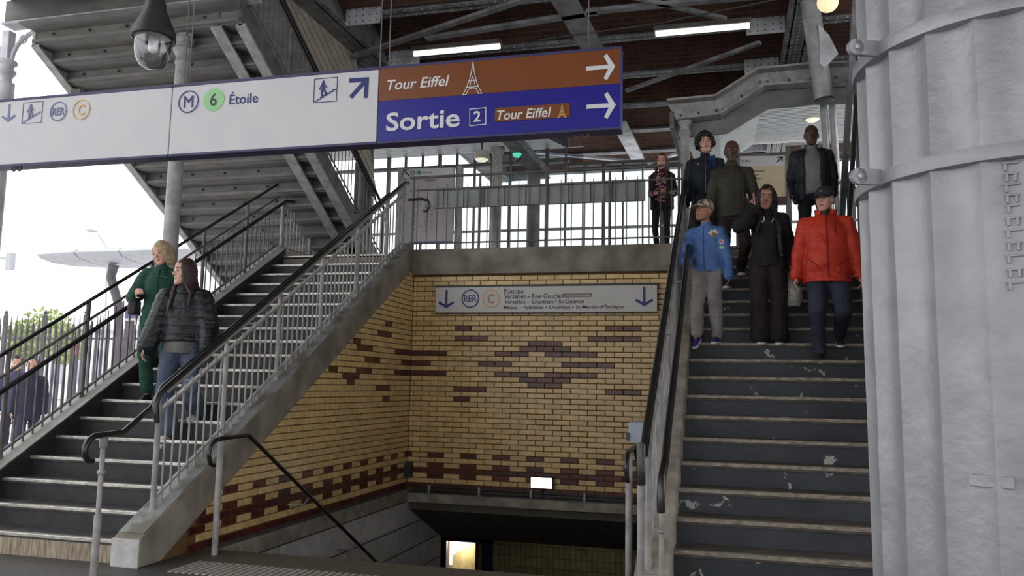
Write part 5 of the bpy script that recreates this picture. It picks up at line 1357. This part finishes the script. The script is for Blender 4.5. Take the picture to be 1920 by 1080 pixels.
HB = cl_('black brown hair', (40,32,30), (26,20,20), rough=.5, stretch=(8,8,1)); HBL = cl_('blond hair', (190,168,140), (150,126,98), rough=.5, stretch=(10,10,1)); HRD = cl_('auburn hair', (110,52,40), (76,36,30), rough=.5, stretch=(8,8,1)); HBR = cl_('dark brown hair', (66,48,42), (44,32,30), rough=.5, stretch=(8,8,1)); HGR = cl_('grey stubble hair', (150,146,142), (110,106,104))
SOLEW = cl_('white sole', (225,222,218), (205,202,198)); SOLEK = cl_('black sole', (30,28,28), (22,20,20))
def stepR(n): return V((0, YR+(n-1)*DR, n*H))
def stepL(n): return V((0, YL+(n-1)*D, n*H))
# --- man in the red jacket --------------------------------------------------
p = stepR(10); x = aY(1552, 500, p.y+.1).x
red = Person('older man in a red jacket, dark cap and blue jeans coming down the right stairs', (x, p.y+.17, p.z), 1.74, -4, ((-.0,.09,0),(-.19,.11,H)), ((.30,.02,.475),(.31,.03,.47)), build=1.2, head=(22,2,0), skin=SKINL)
red.body(curl=(.45,.45)); red.brows(HGR)
j = red.top('jacket', cl_('red shell fabric', (216,66,42), (190,50,34), rough=.55, bump=.15), .030, hem=-.13, flare=1.12, sleeve=1.12, wob=.010, seed=2, neck=.02, waist=1.05, belly=.015)
bv = bvh_of(j); k = red.k
RD2 = cl_('dark red trim', (150,34,26), (130,28,22))
ribbon(bv, red.chest, red.r, red.up, red.f, [(.0,.17),(.0,-.30),(-.01,-.50)], .014, RD2, 'zip_placket', j)
ribbon(bv, red.chest, red.r, red.up, red.f, [(-.085,.09),(-.08,-.08)], .008, RD2, 'pocket_zip', j)
ribbon(bv, red.chest, red.r, red.up, red.f, [(-.17,-.30),(-.09,-.38)], .008, RD2, 'pocket_zip', j); ribbon(bv, red.chest, red.r, red.up, red.f, [(.17,-.30),(.09,-.38)], .008, RD2, 'pocket_zip', j)
mb = MB()
for a in range(-16, 17):
    t = a*.155; q = red.neck+red.up*.005*k; c = q+(red.cf*(-math.cos(t))*.078+red.cr*math.sin(t)*.088)*k; capsule(mb, c, c+red.up*(.045+.02*math.cos(t))*k+(c-q)*.12, .017, .013)
grow('hood', mb, j.data.materials[0], red.root, .009, 3, .004, 12, 1.)
mb = MB(); capsule(mb, red.neck-red.up*.03+red.f*.05, red.neck+red.up*.05+red.f*.052, .038, .036); grow('scarf', mb, cl_('dark neck warmer', (60,56,62)), red.root, .009, 2)
red.bottom('jeans', cl_('dark blue jeans', (56,62,78), (36,40,52), scale=3), .016, 1.05, wob=.012)
red.shoes(cl_('dark walking shoe', (44,42,48), (30,28,32)), SOLEW, pitch=(8,12))
cp = cap_hat(red, cl_('charcoal cap', (58,54,58), (42,40,44)), cl_('charcoal visor', (46,42,46), (34,32,34)))
patch(bvh_of(cp), red.HP(0,.05,.065), red.hr, red.hu, red.hf, [(-.018,-.008),(.018,-.008),(.018,.010),(-.018,.010)], cl_('faded badge', (120,116,116)), 'badge', cp, .002)
def stub(mb):
    for sg in (-1, 1): capsule(mb, red.HP(sg*.074,.01,.015), red.HP(sg*.076,-.03,-.035), .008, .012)
    capsule(mb, red.HP(-.05,-.085,-.02), red.HP(.05,-.085,-.02), .016, .016)
mb = MB(); stub(mb); grow('hair', mb, HGR, red.root, .006, 2, .002, 30)
mb = MB()
for sg in (-1, 1): mb.tube([red.HP(sg*.031+.020*math.cos(a),.104,.004+.014*math.sin(a)) for a in [q*PI/6 for q in range(13)]], .0012, 5); mb.tube([red.HP(sg*.052,.103,.006), red.HP(sg*.078,.01,.008)], .0012, 5)
mb.tube([red.HP(-.011,.105,.006), red.HP(.011,.105,.006)], .0014, 5); mb.build('glasses', DARK, red.root, smooth=True)

# --- boy in the blue jacket ---------------------------------------------------
p = stepR(11); x = aY(1327, 550, p.y+.1).x
boy = Person('boy in a blue jacket, camouflage cap and grey joggers holding the handrail', (x, p.y+.10, p.z), 1.50, -14, ((.20,.075,-H+.02),(.02,.10,0)), ((.24,.14,.585),(.27,.02,.47)), build=1.0, head=(20,-10,0), skin=SKINM, child=True, lean=(.03,0))
boy.P = V(boy.P)
boy.body(vox=.008, curl=(.4,.5)); boy.brows(HB)
BLU_ = cl_('blue bomber fabric', (86,122,178), (66,100,156), rough=.6, bump=.15)
j = boy.top('jacket', BLU_, .026, hem=-.03, flare=.97, sleeve=1.15, wob=.010, seed=5, sleeve_to=1.12, neck=.0)
bv = bvh_of(j)
ribbon(bv, boy.chest, boy.r, boy.up, boy.f, [(0,.13),(0,-.36)], .007, cl_('zip blue', (50,76,130)), 'zip', j)
star = [((.055 if i % 2 == 0 else .036)*math.cos(2*PI*i/12), (.05 if i % 2 == 0 else .034)*math.sin(2*PI*i/12)) for i in range(12)]
patch(bv, boy.chest-boy.r*.10+boy.up*.045, boy.r, boy.up, boy.f, star, cl_('cream patch', (214,206,190), (170,160,140), scale=25), 'chest_patch', j)
patch(bv, boy.chest-boy.r*.105+boy.up*.02, boy.r, boy.up, boy.f, [(a*.5, b*.6) for a, b in star], cl_('ochre patch', (176,150,96), (120,100,70), scale=25), 'chest_patch', j, .009)
ss = (boy.sh[1]+boy.elb[1])/2
patch(bv, ss+boy.u*.01, boy.r, boy.u, boy.f, circ(0,0,.026,12), cl_('pink patch', (222,190,196)), 'sleeve_patch', j); patch(bv, ss+boy.u*.01, boy.r, boy.u, boy.f, circ(0,0,.010,10), cl_('red dot', (190,50,60)), 'sleeve_patch', j, .008)
patch(bv, ss-boy.u*.05, boy.r, boy.u, boy.f, circ(0,0,.026,12,.016), cl_('green patch', (170,200,150)), 'sleeve_patch', j)
boy.bottom('joggers', cl_('light grey jersey', (150,146,142), (122,118,114)), .022, 1.12, hem=.97, wob=.012, flare=1.05)
boy.shoes(cl_('violet blue trainer', (60,50,130), (44,38,104)), SOLEW, pitch=(28,5), hk_=1.3)
CAM = mat('camouflage cloth', s2l(176,166,150), s2l(92,78,70), .8, scale=28, lo=.47, hi=.53)
cap_hat(boy, CAM, CAM)
mb = MB(); 
for sg in (-1, 1): capsule(mb, boy.HP(sg*.072,.0,.02), boy.HP(sg*.073,-.03,-.045), .012, .012)
capsule(mb, boy.HP(-.05,-.088,-.01), boy.HP(.05,-.088,-.01), .018, .018); capsule(mb, boy.HP(-.045,-.08,-.05), boy.HP(.045,-.08,-.05), .016, .016)
capsule(mb, boy.HP(-.05,.07,.035), boy.HP(.05,.07,.035), .010, .010); grow('hair', mb, HB, boy.root, .006, 2, .003, 30)

# --- girl with long black hair ------------------------------------------------
p = stepR(11); x = aY(1441, 560, p.y+.1).x
girl = Person('young woman with long black hair and black hoodie raising a pink phone', (x, p.y+.10, p.z), 1.66, 2, ((.0,.085,0),(-.02,.09,.0)), ((.17,.20,.845, (-.8,-.3,-1)),(.24,-.0,.50)), build=.98, head=(8,14,-6), skin=SKINM, female=True)
girl.hd_dir = (V((0,0,1))+girl.cr*.1).normalized()
girl.body(curl=(1.0,.4), point=(girl.hd_dir, None), palm=(girl.cf*-.3-girl.cr*.8, None)); girl.brows(HB)
j = girl.top('hoodie', cl_('black jersey', (34,32,34), (24,22,24)), .030, hem=-.07, flare=1.05, sleeve=1.25, wob=.012, seed=8, hood=True, neck=.01)
bv = bvh_of(j)
for s_, a in (('U', -.062), ('A', .062)):
    cu = bpy.data.curves.new('t', 'FONT'); cu.body = s_; cu.size = .085; cu.extrude = .002; cu.offset = .002; cu.align_x = 'CENTER'
    o = bpy.data.objects.new('t', cu); COL.objects.link(o); bpy.context.view_layer.update(); me = bpy.data.meshes.new_from_object(o.evaluated_get(bpy.context.evaluated_depsgraph_get())); bpy.data.objects.remove(o)
    for v in me.vertices:
        o_ = girl.chest-girl.r*(v.co.x+a)+girl.up*(v.co.y+.02); h = bv.ray_cast(o_+girl.f*.4, -girl.f, .8)
        v.co = (h[0] if h[0] is not None else o_+girl.f*.13)+girl.f*(.003+v.co.z)
    me.materials.clear(); me.materials.append(INKW); link('lettering', me, j)
mb = MB(); loft(mb, [(girl.pel+girl.up*.02+girl.f*.10, girl.r*.10, girl.f*.03), (girl.pel+girl.up*.16+girl.f*.095, girl.r*.08, girl.f*.028)], 16); grow('pouch_pocket', mb, j.data.materials[0], j, .008, 2)
girl.bottom('trousers', cl_('dark brown cloth', (44,36,34), (30,26,26)), .026, 1.22, hem=1.05, wob=.012, flare=1.75)
girl.shoes(cl_('black sneaker', (34,32,34)), SOLEW, pitch=(4,4))
def lng(mb):
    s = girl; k = s.k
    rn = random.Random(4)
    for sg in (-1, 1):
        for j_ in range(7):
            a = .35+j_*.22; x0 = sg*.080*math.sin(a+.35); y0 = .085*math.cos(a+.35)
            p0 = s.HP(x0, y0-.01, .05); p1 = s.HP(x0*1.18, y0-.02, -.09)
            b = s.neck+s.cr*sg*(.075+.03*math.sin(a))*k+s.cf*(.115-.055*j_)*k-s.u*.10
            c = s.chest+s.cr*sg*(.10+.02*math.sin(a))*k+s.cf*(.150-.06*j_)*k-s.u*.02
            e = s.chest+s.cr*sg*(.125+.015*math.sin(a))*k+s.cf*(.165-.05*j_)*k-s.u*(.34+.03*(j_%3) if sg < 0 else .10)
            strands(s, mb, [[(p0, .017), (p1, .020), (b, .026), (c, .028 if sg < 0 else .02), (e, .024 if sg < 0 else .012)]])
hair_cap(girl, HB, .014, front=.062, longer=lng, sides=-.08, wob=.006)
ph = thing('phone', 'pink phone held up by the long-haired young woman', 'phone', tuple(girl.palm))
w_ = girl.wr[0]; hd = girl.hd_dir; c = w_+hd*.085-girl.cr*.028
MB().obox(c, girl.cf*.036, hd*.070, girl.cr*.005).build('case', cl_('pink case', (222,160,170)), ph, bevel=.003)
MB().obox(c-girl.cr*.0055, girl.cf*.032, hd*.064, girl.cr*.001).build('screen', DARK, ph)
bg_ = thing('shopping_bag', 'pale plastic bag hanging from the long-haired young woman’s left hand', 'bag', tuple(girl.wr[1]))
w_ = girl.wr[1]+V((0,0,-.10)); mb = MB()
loft(mb, [(w_-V((0,0,.34)), girl.r*.09, girl.f*.05), (w_-V((0,0,.27)), girl.r*.115, girl.f*.075), (w_-V((0,0,.15)), girl.r*.10, girl.f*.06), (w_-V((0,0,.06)), girl.r*.035, girl.f*.02), (w_, girl.r*.014, girl.f*.012)], 16)
b_ = grow('sack', mb, cl_('pale plastic', (186,186,178), (140,150,140), rough=.35, scale=4), bg_, .009, 2, .012, 10); mb = MB(); mb.tube([w_-V((0,0,.02)), w_+V((0,0,.05))], .008, 6); mb.build('handle', b_.data.materials[0], bg_)

# --- tall man in the grey sweatshirt ------------------------------------------
p = stepR(17); q = aY(1522, 300, p.y+.15)
gry = Person('tall man in a grey sweatshirt and open dark jacket atop the right stairs', (q.x, p.y+.15, p.z), 1.80, -2, ((.0,.09,0),(-.15,.1,H)), ((.235,.07,.50),(.235,.07,.50)), build=1.05, head=(0,4,0), skin=SKIND)
gry.body(vox=.0095); gry.brows(HB)
sw = gry.top('sweatshirt', cl_('grey marl', (150,150,150), (126,126,128)), .014, hem=-.03, wob=.007, seed=11, sleeve=.9, sleeve_to=.9)
ribbon(bvh_of(sw), gry.chest, gry.r, gry.up, gry.f, [(-.09,.03),(-.085,.01)], .01, DARK, 'chest_logo', sw)
NV = cl_('dark navy nylon', (34,38,50), (24,26,36), rough=.5)
def open_jacket(s, m, th=.034, hem=-.10, gap=.075, seed=0, sleeve=1.15):
    """an unzipped jacket: back and two fronts, with full sleeves"""
    k = s.k; B = s.b; mb = MB(); cf, cr = s.cf, s.cr
    for sg in (-1, 1):
        rows = []
        for z, a, b in ((hem,.168,.125),(.06,.166,.122),(.2,.156,.115),(.32,.160,.118),(.42,.166,.116),(.49,.160,.100),(.535,.125,.078)):
            for u in range(0, 9):
                t = math.radians(90-8-u*0)-0; ang = -PI/2+PI*u/8
                x_ = math.cos(ang); y_ = -math.sin(ang)
                if x_*a*k < gap*k*.9 and y_ > 0: continue
                c = s.pel+s.up*z*k+cr*sg*x_*(a*B*k+th*.5)+cf*y_*(b*B*k+th*.5); rows.append((z, u, c))
        rows.sort(key=lambda q: (q[1], q[0]))
        for (z0, u0_, c0), (z1, u1_, c1) in zip(rows, rows[1:]):
            if u0_ == u1_: capsule(mb, c0, c1, .030, .030, 8)
        for z in range(7):
            pass
    for z, a, b in [(hem+.0+(.535-hem)*i/24, None, None) for i in range(25)]:
        aa = np.interp(z, [hem,.06,.2,.32,.42,.49,.535], [.168,.166,.156,.160,.166,.160,.125]); bb = np.interp(z, [hem,.06,.2,.32,.42,.49,.535], [.125,.122,.115,.118,.116,.100,.078])
        pts = []
        for u in range(0, 33):
            ang = PI/2+2*PI*u/32; x_ = math.cos(ang); y_ = math.sin(ang)
            if y_ > 0 and abs(x_*aa) < gap: pts.append(None); continue
            pts.append(s.pel+s.up*z*k+cr*x_*(aa*B*k+th*.5)+cf*y_*(bb*B*k+th*.5))
        for p0, p1 in zip(pts, pts[1:]):
            if p0 is not None and p1 is not None: capsule(mb, p0, p1, .020, .020, 6)
    for i in (0, 1):
        capsule(mb, s.neck-s.up*.05*k+cr*(.05 if i == 0 else -.05)*k, s.sh[i], .050*k, .056*k+th*.6)
        capsule(mb, s.sh[i], s.elb[i], .052*k*sleeve+th*.6, .043*k*sleeve+th*.5); capsule(mb, s.elb[i], s.wr[i], .043*k*sleeve+th*.5, .031*k*sleeve+th*.4)
    return grow('jacket', mb, m, s.root, .011, 4, .009, 7., seed)
open_jacket(gry, NV, seed=3)
mb = MB(); k = gry.k
for a in range(-10, 11):
    t = a*.18; q0 = gry.neck+gry.up*.0; c = q0+(gry.cf*(-math.cos(t))*.075+gry.cr*math.sin(t)*.10)*k; capsule(mb, c, c+gry.up*.05*k, .02, .016)
grow('hood', mb, cl_('pale hood lining', (190,190,190)), gry.root, .009, 3, .003, 12)
gry.bottom('trousers', cl_('black trousers', (34,36,42)), .012, wob=.008); gry.shoes(cl_('black shoe', (28,26,28)), SOLEK)
hair_cap(gry, HB, .006, front=.075, sides=.02, back=-.05, wob=.001)

# --- bald man in the olive jacket ---------------------------------------------
p = stepR(15); q = aY(1372, 300, p.y+.15)
bald = Person('bald bearded man in a dark olive zipped jacket on the right stairs', (q.x, p.y+.15, p.z), 1.83, 3, ((.02,.085,0),(-.14,.1,H)), ((.27,.03,.475),(.27,.06,.50)), build=1.0, head=(-4,4,0), skin=SKIND)
bald.body(vox=.0095); bald.brows(HB)
j = bald.top('jacket', cl_('olive shell fabric', (60,56,44), (46,44,36), rough=.6), .026, hem=-.07, sleeve=1.1, wob=.008, seed=14, neck=.01)
bv = bvh_of(j); ribbon(bv, bald.chest, bald.r, bald.up, bald.f, [(0,.15),(0,-.40)], .010, cl_('olive zip', (78,74,60)), 'zip', j)
for sg in (-1, 1): ribbon(bv, bald.chest, bald.r, bald.up, bald.f, [(sg*.12,.12),(sg*.13,-.38)], .006, cl_('olive zip', (78,74,60)), 'seam', j)
bald.bottom('trousers', cl_('dark brown trousers', (50,42,38), (38,32,30)), .014, wob=.010); bald.shoes(cl_('dark sneaker', (40,38,40)), SOLEW, hk_=1.3)
mb = MB()
for a in range(-6, 7):
    t = a*.24; c = bald.HP(.062*math.sin(t), .028+.052*math.cos(t), -.082+.03*abs(math.sin(t))); capsule(mb, c, c-bald.hu*.012, .013, .012, 8)
capsule(mb, bald.HP(-.022,.092,-.045), bald.HP(.022,.092,-.045), .006, .006); grow('beard', mb, cl_('greying beard', (88,84,82), (54,50,48)), bald.root, .006, 1, .003, 40)

# --- curly-haired young man ---------------------------------------------------
p = stepR(17); q = aY(1322, 300, p.y+.15)
cur = Person('young man with curly dark hair in a navy jacket next to the left handrail', (q.x, p.y+.15, p.z), 1.76, -4, ((.0,.085,0),(-.1,.1,H)), ((.25,.05,.47),(.24,.10,.49)), build=1.0, head=(-12,-4,3), skin=SKINL)
cur.body(vox=.0095); cur.brows(HB)
j = cur.top('jacket', cl_('dark navy cotton', (32,38,52), (22,26,38)), .024, hem=-.06, wob=.009, seed=18, sleeve=1.1)
bv = bvh_of(j); ribbon(bv, cur.chest, cur.r, cur.up, cur.f, [(-.01,.15),(-.02,-.35)], .006, cl_('pale cord', (170,170,164)), 'cord', j)
patch(bv, cur.chest+cur.r*.08+cur.up*.05, cur.r, cur.up, cur.f, circ(0,0,.012,8), cl_('pale logo', (150,170,180)), 'chest_logo', j)
patch(bv, cur.chest-cur.r*.09+cur.up*.06, cur.r, cur.up, cur.f, [(-.05,-.09),(.05,-.09),(.05,.09),(-.05,.09)], cl_('blue panel', (34,66,110)), 'blue_panel', j)
cur.bottom('trousers', cl_('black trousers', (34,36,42)), .012, wob=.008); cur.shoes(cl_('black shoe', (28,26,28)), SOLEW)
hair_cap(cur, HB, .018, front=.060, bumps=230, bump_r=.026, wob=.010, sides=-.05)
mb = MB()
for a in range(-6, 7):
    t = a*.24; c = cur.HP(.060*math.sin(t), .028+.050*math.cos(t), -.090+.04*abs(math.sin(t))); capsule(mb, c, c-cur.hu*.006, .010, .008, 8)
capsule(mb, cur.HP(-.018,.092,-.045), cur.HP(.018,.092,-.045), .004, .004); grow('beard', mb, HB, cur.root, .006, 1, .002, 40)

# --- girl behind the landing railing ------------------------------------------
q = aY(1241, 293, YB+.50)
rg = Person('auburn-haired girl in a striped dark jumper standing behind the landing railing', (q.x, YB+.50, ZL), 1.45, -8, ((.0,.07,0),(.03,.08,0)), ((.10,.20,.60),(.13,.20,.62)), build=.95, head=(-6,6,0), skin=SKINL, female=True, child=True)
rg.body(vox=.0085, curl=(.8,.8)); rg.brows(HRD)
STR = mat('striped knit', s2l(70,34,40), s2l(188,150,150), .85, scale=3.5, lo=.5, hi=.54, detail=1, stretch=(3,3,9))
j = rg.top('jumper', STR, .018, hem=-.02, wob=.006, seed=21, sleeve=1.1)
open_jacket(rg, cl_('black open coat', (34,30,32)), th=.03, hem=-.08, gap=.10, seed=6)
rg.bottom('trousers', cl_('black leggings', (32,30,34)), .008, .95, wob=.006); rg.shoes(cl_('black shoe', (28,26,28)), SOLEK)
def lng3(mb):
    s = rg
    for sg in (-1, 1):
        for j_ in range(5):
            a = .5+j_*.3; x0 = sg*.078*math.sin(a+.3); y0 = .08*math.cos(a+.3)
            strands(s, mb, [[(s.HP(x0, y0-.01, .04), .015), (s.HP(x0*1.15, y0-.02, -.09), .018), (s.neck+s.cr*sg*.085+s.cf*(.08-.05*j_)-s.u*.07, .02), (s.chest+s.cr*sg*.09+s.cf*(.10-.05*j_)+s.u*.0, .012)]])
hair_cap(rg, HRD, .013, front=.06, longer=lng3, sides=-.08)

# --- woman in the dark green coat ---------------------------------------------
p = stepL(7); q = aY(303, 520, p.y+.22)
grn = Person('blond woman in a long dark green coat and black boots walking down the left staircase', (q.x, p.y+.22, p.z), 1.76, 24, ((.0,.07,0),(-.24,.08,H)), ((.20,.22,.66),(.22,.0,.50)), build=.98, head=(24,16,6), skin=SKINL, female=True)
grn.body(curl=(.9,.5)); grn.brows(HBL)
GRN = cl_('bottle green wool', (34,78,62), (24,58,46))
j = grn.top('coat', GRN, .030, hem=-.12, flare=1.10, sleeve=1.2, wob=.010, seed=25, neck=.02)
bv = bvh_of(j); ribbon(bv, grn.chest, grn.r, grn.up, grn.f, [(0,.13),(0,-.50)], .008, cl_('dark green trim', (22,50,42)), 'zip', j)
ribbon(bv, grn.chest, grn.r, grn.up, grn.f, [(.13,.03),(0,.05),(-.13,.03)], .006, cl_('mint piping', (90,150,130)), 'piping', j)
grn.bottom('trousers', GRN, .016, 1.15, wob=.010, hem=1.03)
grn.shoes(cl_('black boot leather', (28,26,28), rough=.35), SOLEK, boot=True, pitch=(10,4))
def lng4(mb):
    s = grn
    for sg in (-1, 1):
        for j_ in range(6):
            a = .45+j_*.28; x0 = sg*.082*math.sin(a+.3); y0 = .088*math.cos(a+.3)
            strands(s, mb, [[(s.HP(x0, y0-.01, .05), .017), (s.HP(x0*1.16, y0-.02, -.07), .018), (s.HP(x0*1.05, y0-.035, -.135), .012)]])
hair_cap(grn, HBL, .014, front=.060, longer=lng4, sides=-.08, wob=.005)
hbg = thing('handbag', 'dark handbag carried at the side of the woman in the green coat', 'bag', tuple(grn.sh[0]))
c = grn.pel+grn.r*.27-grn.f*.02+V((0,0,.10)); mb = MB(); mb.obox(c, grn.f*.11, V((0,0,.085)), grn.r*.045); bo = mb.build('bag_body', cl_('dark plum leather', (44,36,48), rough=.4), hbg, bevel=.02)
MB().tube([c+grn.f*.09+V((0,0,.08)), c+V((0,0,.42))-grn.r*.10, c-grn.f*.09+V((0,0,.08))], .008, 6).build('strap', cl_('dark plum leather', (44,36,48)), hbg, smooth=True)

# --- woman in the black puffer jacket -----------------------------------------
p = stepL(5); q = aY(347, 560, p.y+.2)
puf = Person('woman in a black puffer jacket, blue jeans and pale sneakers on the left stairs', (q.x, p.y+.2, p.z), 1.80, 18, ((.03,.09,0),(-.25,.10,H)), ((.30,.12,.50),(.28,.10,.50)), build=1.02, head=(46,2,0), skin=SKINL, female=True)
puf.body(curl=(.6,.6)); puf.brows(HBR)
PB = cl_('black quilted nylon', (34,35,40), (26,27,32), rough=.42, bump=.1)
j = puf.top('puffer_jacket', PB, .045, hem=.03, flare=1.08, sleeve=1.3, wob=.008, seed=31, puff=.006, neck=.03, waist=1.05, sleeve_to=.97)
mb = MB(); loft(mb, [(puf.pel-puf.up*.09, puf.r*.200, puf.f*.150), (puf.pel+puf.up*.0, puf.r*.192, puf.f*.146), (puf.pel+puf.up*.12, puf.r*.16, puf.f*.12)], 20); grow('grey_jumper', mb, cl_('grey melange', (110,108,106), (86,84,84)), puf.root, .010, 3, .006)
puf.bottom('jeans', cl_('washed blue jeans', (92,102,124), (68,78,98), scale=3), .018, 1.15, wob=.012, flare=1.9, hem=1.0)
puf.shoes(cl_('pale suede sneaker', (196,188,176), (176,168,156)), SOLEW, pitch=(26,6), hk_=1.4)
def lng5(mb):
    s = puf; k = s.k
    for sg in (-1, 1):
        for j_ in range(6):
            a = .5+j_*.27; x0 = sg*.080*math.sin(a+.3); y0 = .088*math.cos(a+.3)
            b = s.neck+s.cr*sg*.085*k+s.cf*(.11-.055*j_)*k-s.u*.06
            e = s.chest+s.cr*sg*.10*k+s.cf*(.175-.06*j_)*k-s.u*(.10 if sg > 0 else .02)
            strands(s, mb, [[(s.HP(x0, y0-.01, .05), .017), (s.HP(x0*1.14, y0-.02, -.09), .018), (b, .022), (e, .014)]])
hair_cap(puf, HBR, .013, front=.062, longer=lng5, sides=-.08, wob=.005)

# --- two passers-by beyond the fence ------------------------------------------
for lab, px, py, Yc, cA in (('distant pedestrian in dark clothes beyond the railing at the lower left', 62, 672, 12.2, (52,50,72)), ('distant pedestrian in a purple-grey coat, leftmost in the street', 34, 668, 12.8, (86,80,110))):
    q = aY(px, py, Yc); s = Person(lab, (q.x, Yc, -.05), q.z+.05, 40, ((.12,.07,0),(-.12,.07,0)), (None, None), build=1.05, skin=SKINL, head=(0,10,0), group=None)
    s.body(vox=.012); s.top('coat', cl_('street coat %d' % px, cA), .03, hem=-.2, vox=.014, cuff=False); s.bottom('trousers', cl_('street trousers', (60,58,76)), .015, vox=.014); s.shoes(cl_('black shoe', (28,26,28)), SOLEK); hair_cap(s, HB, .012, vox=.012)
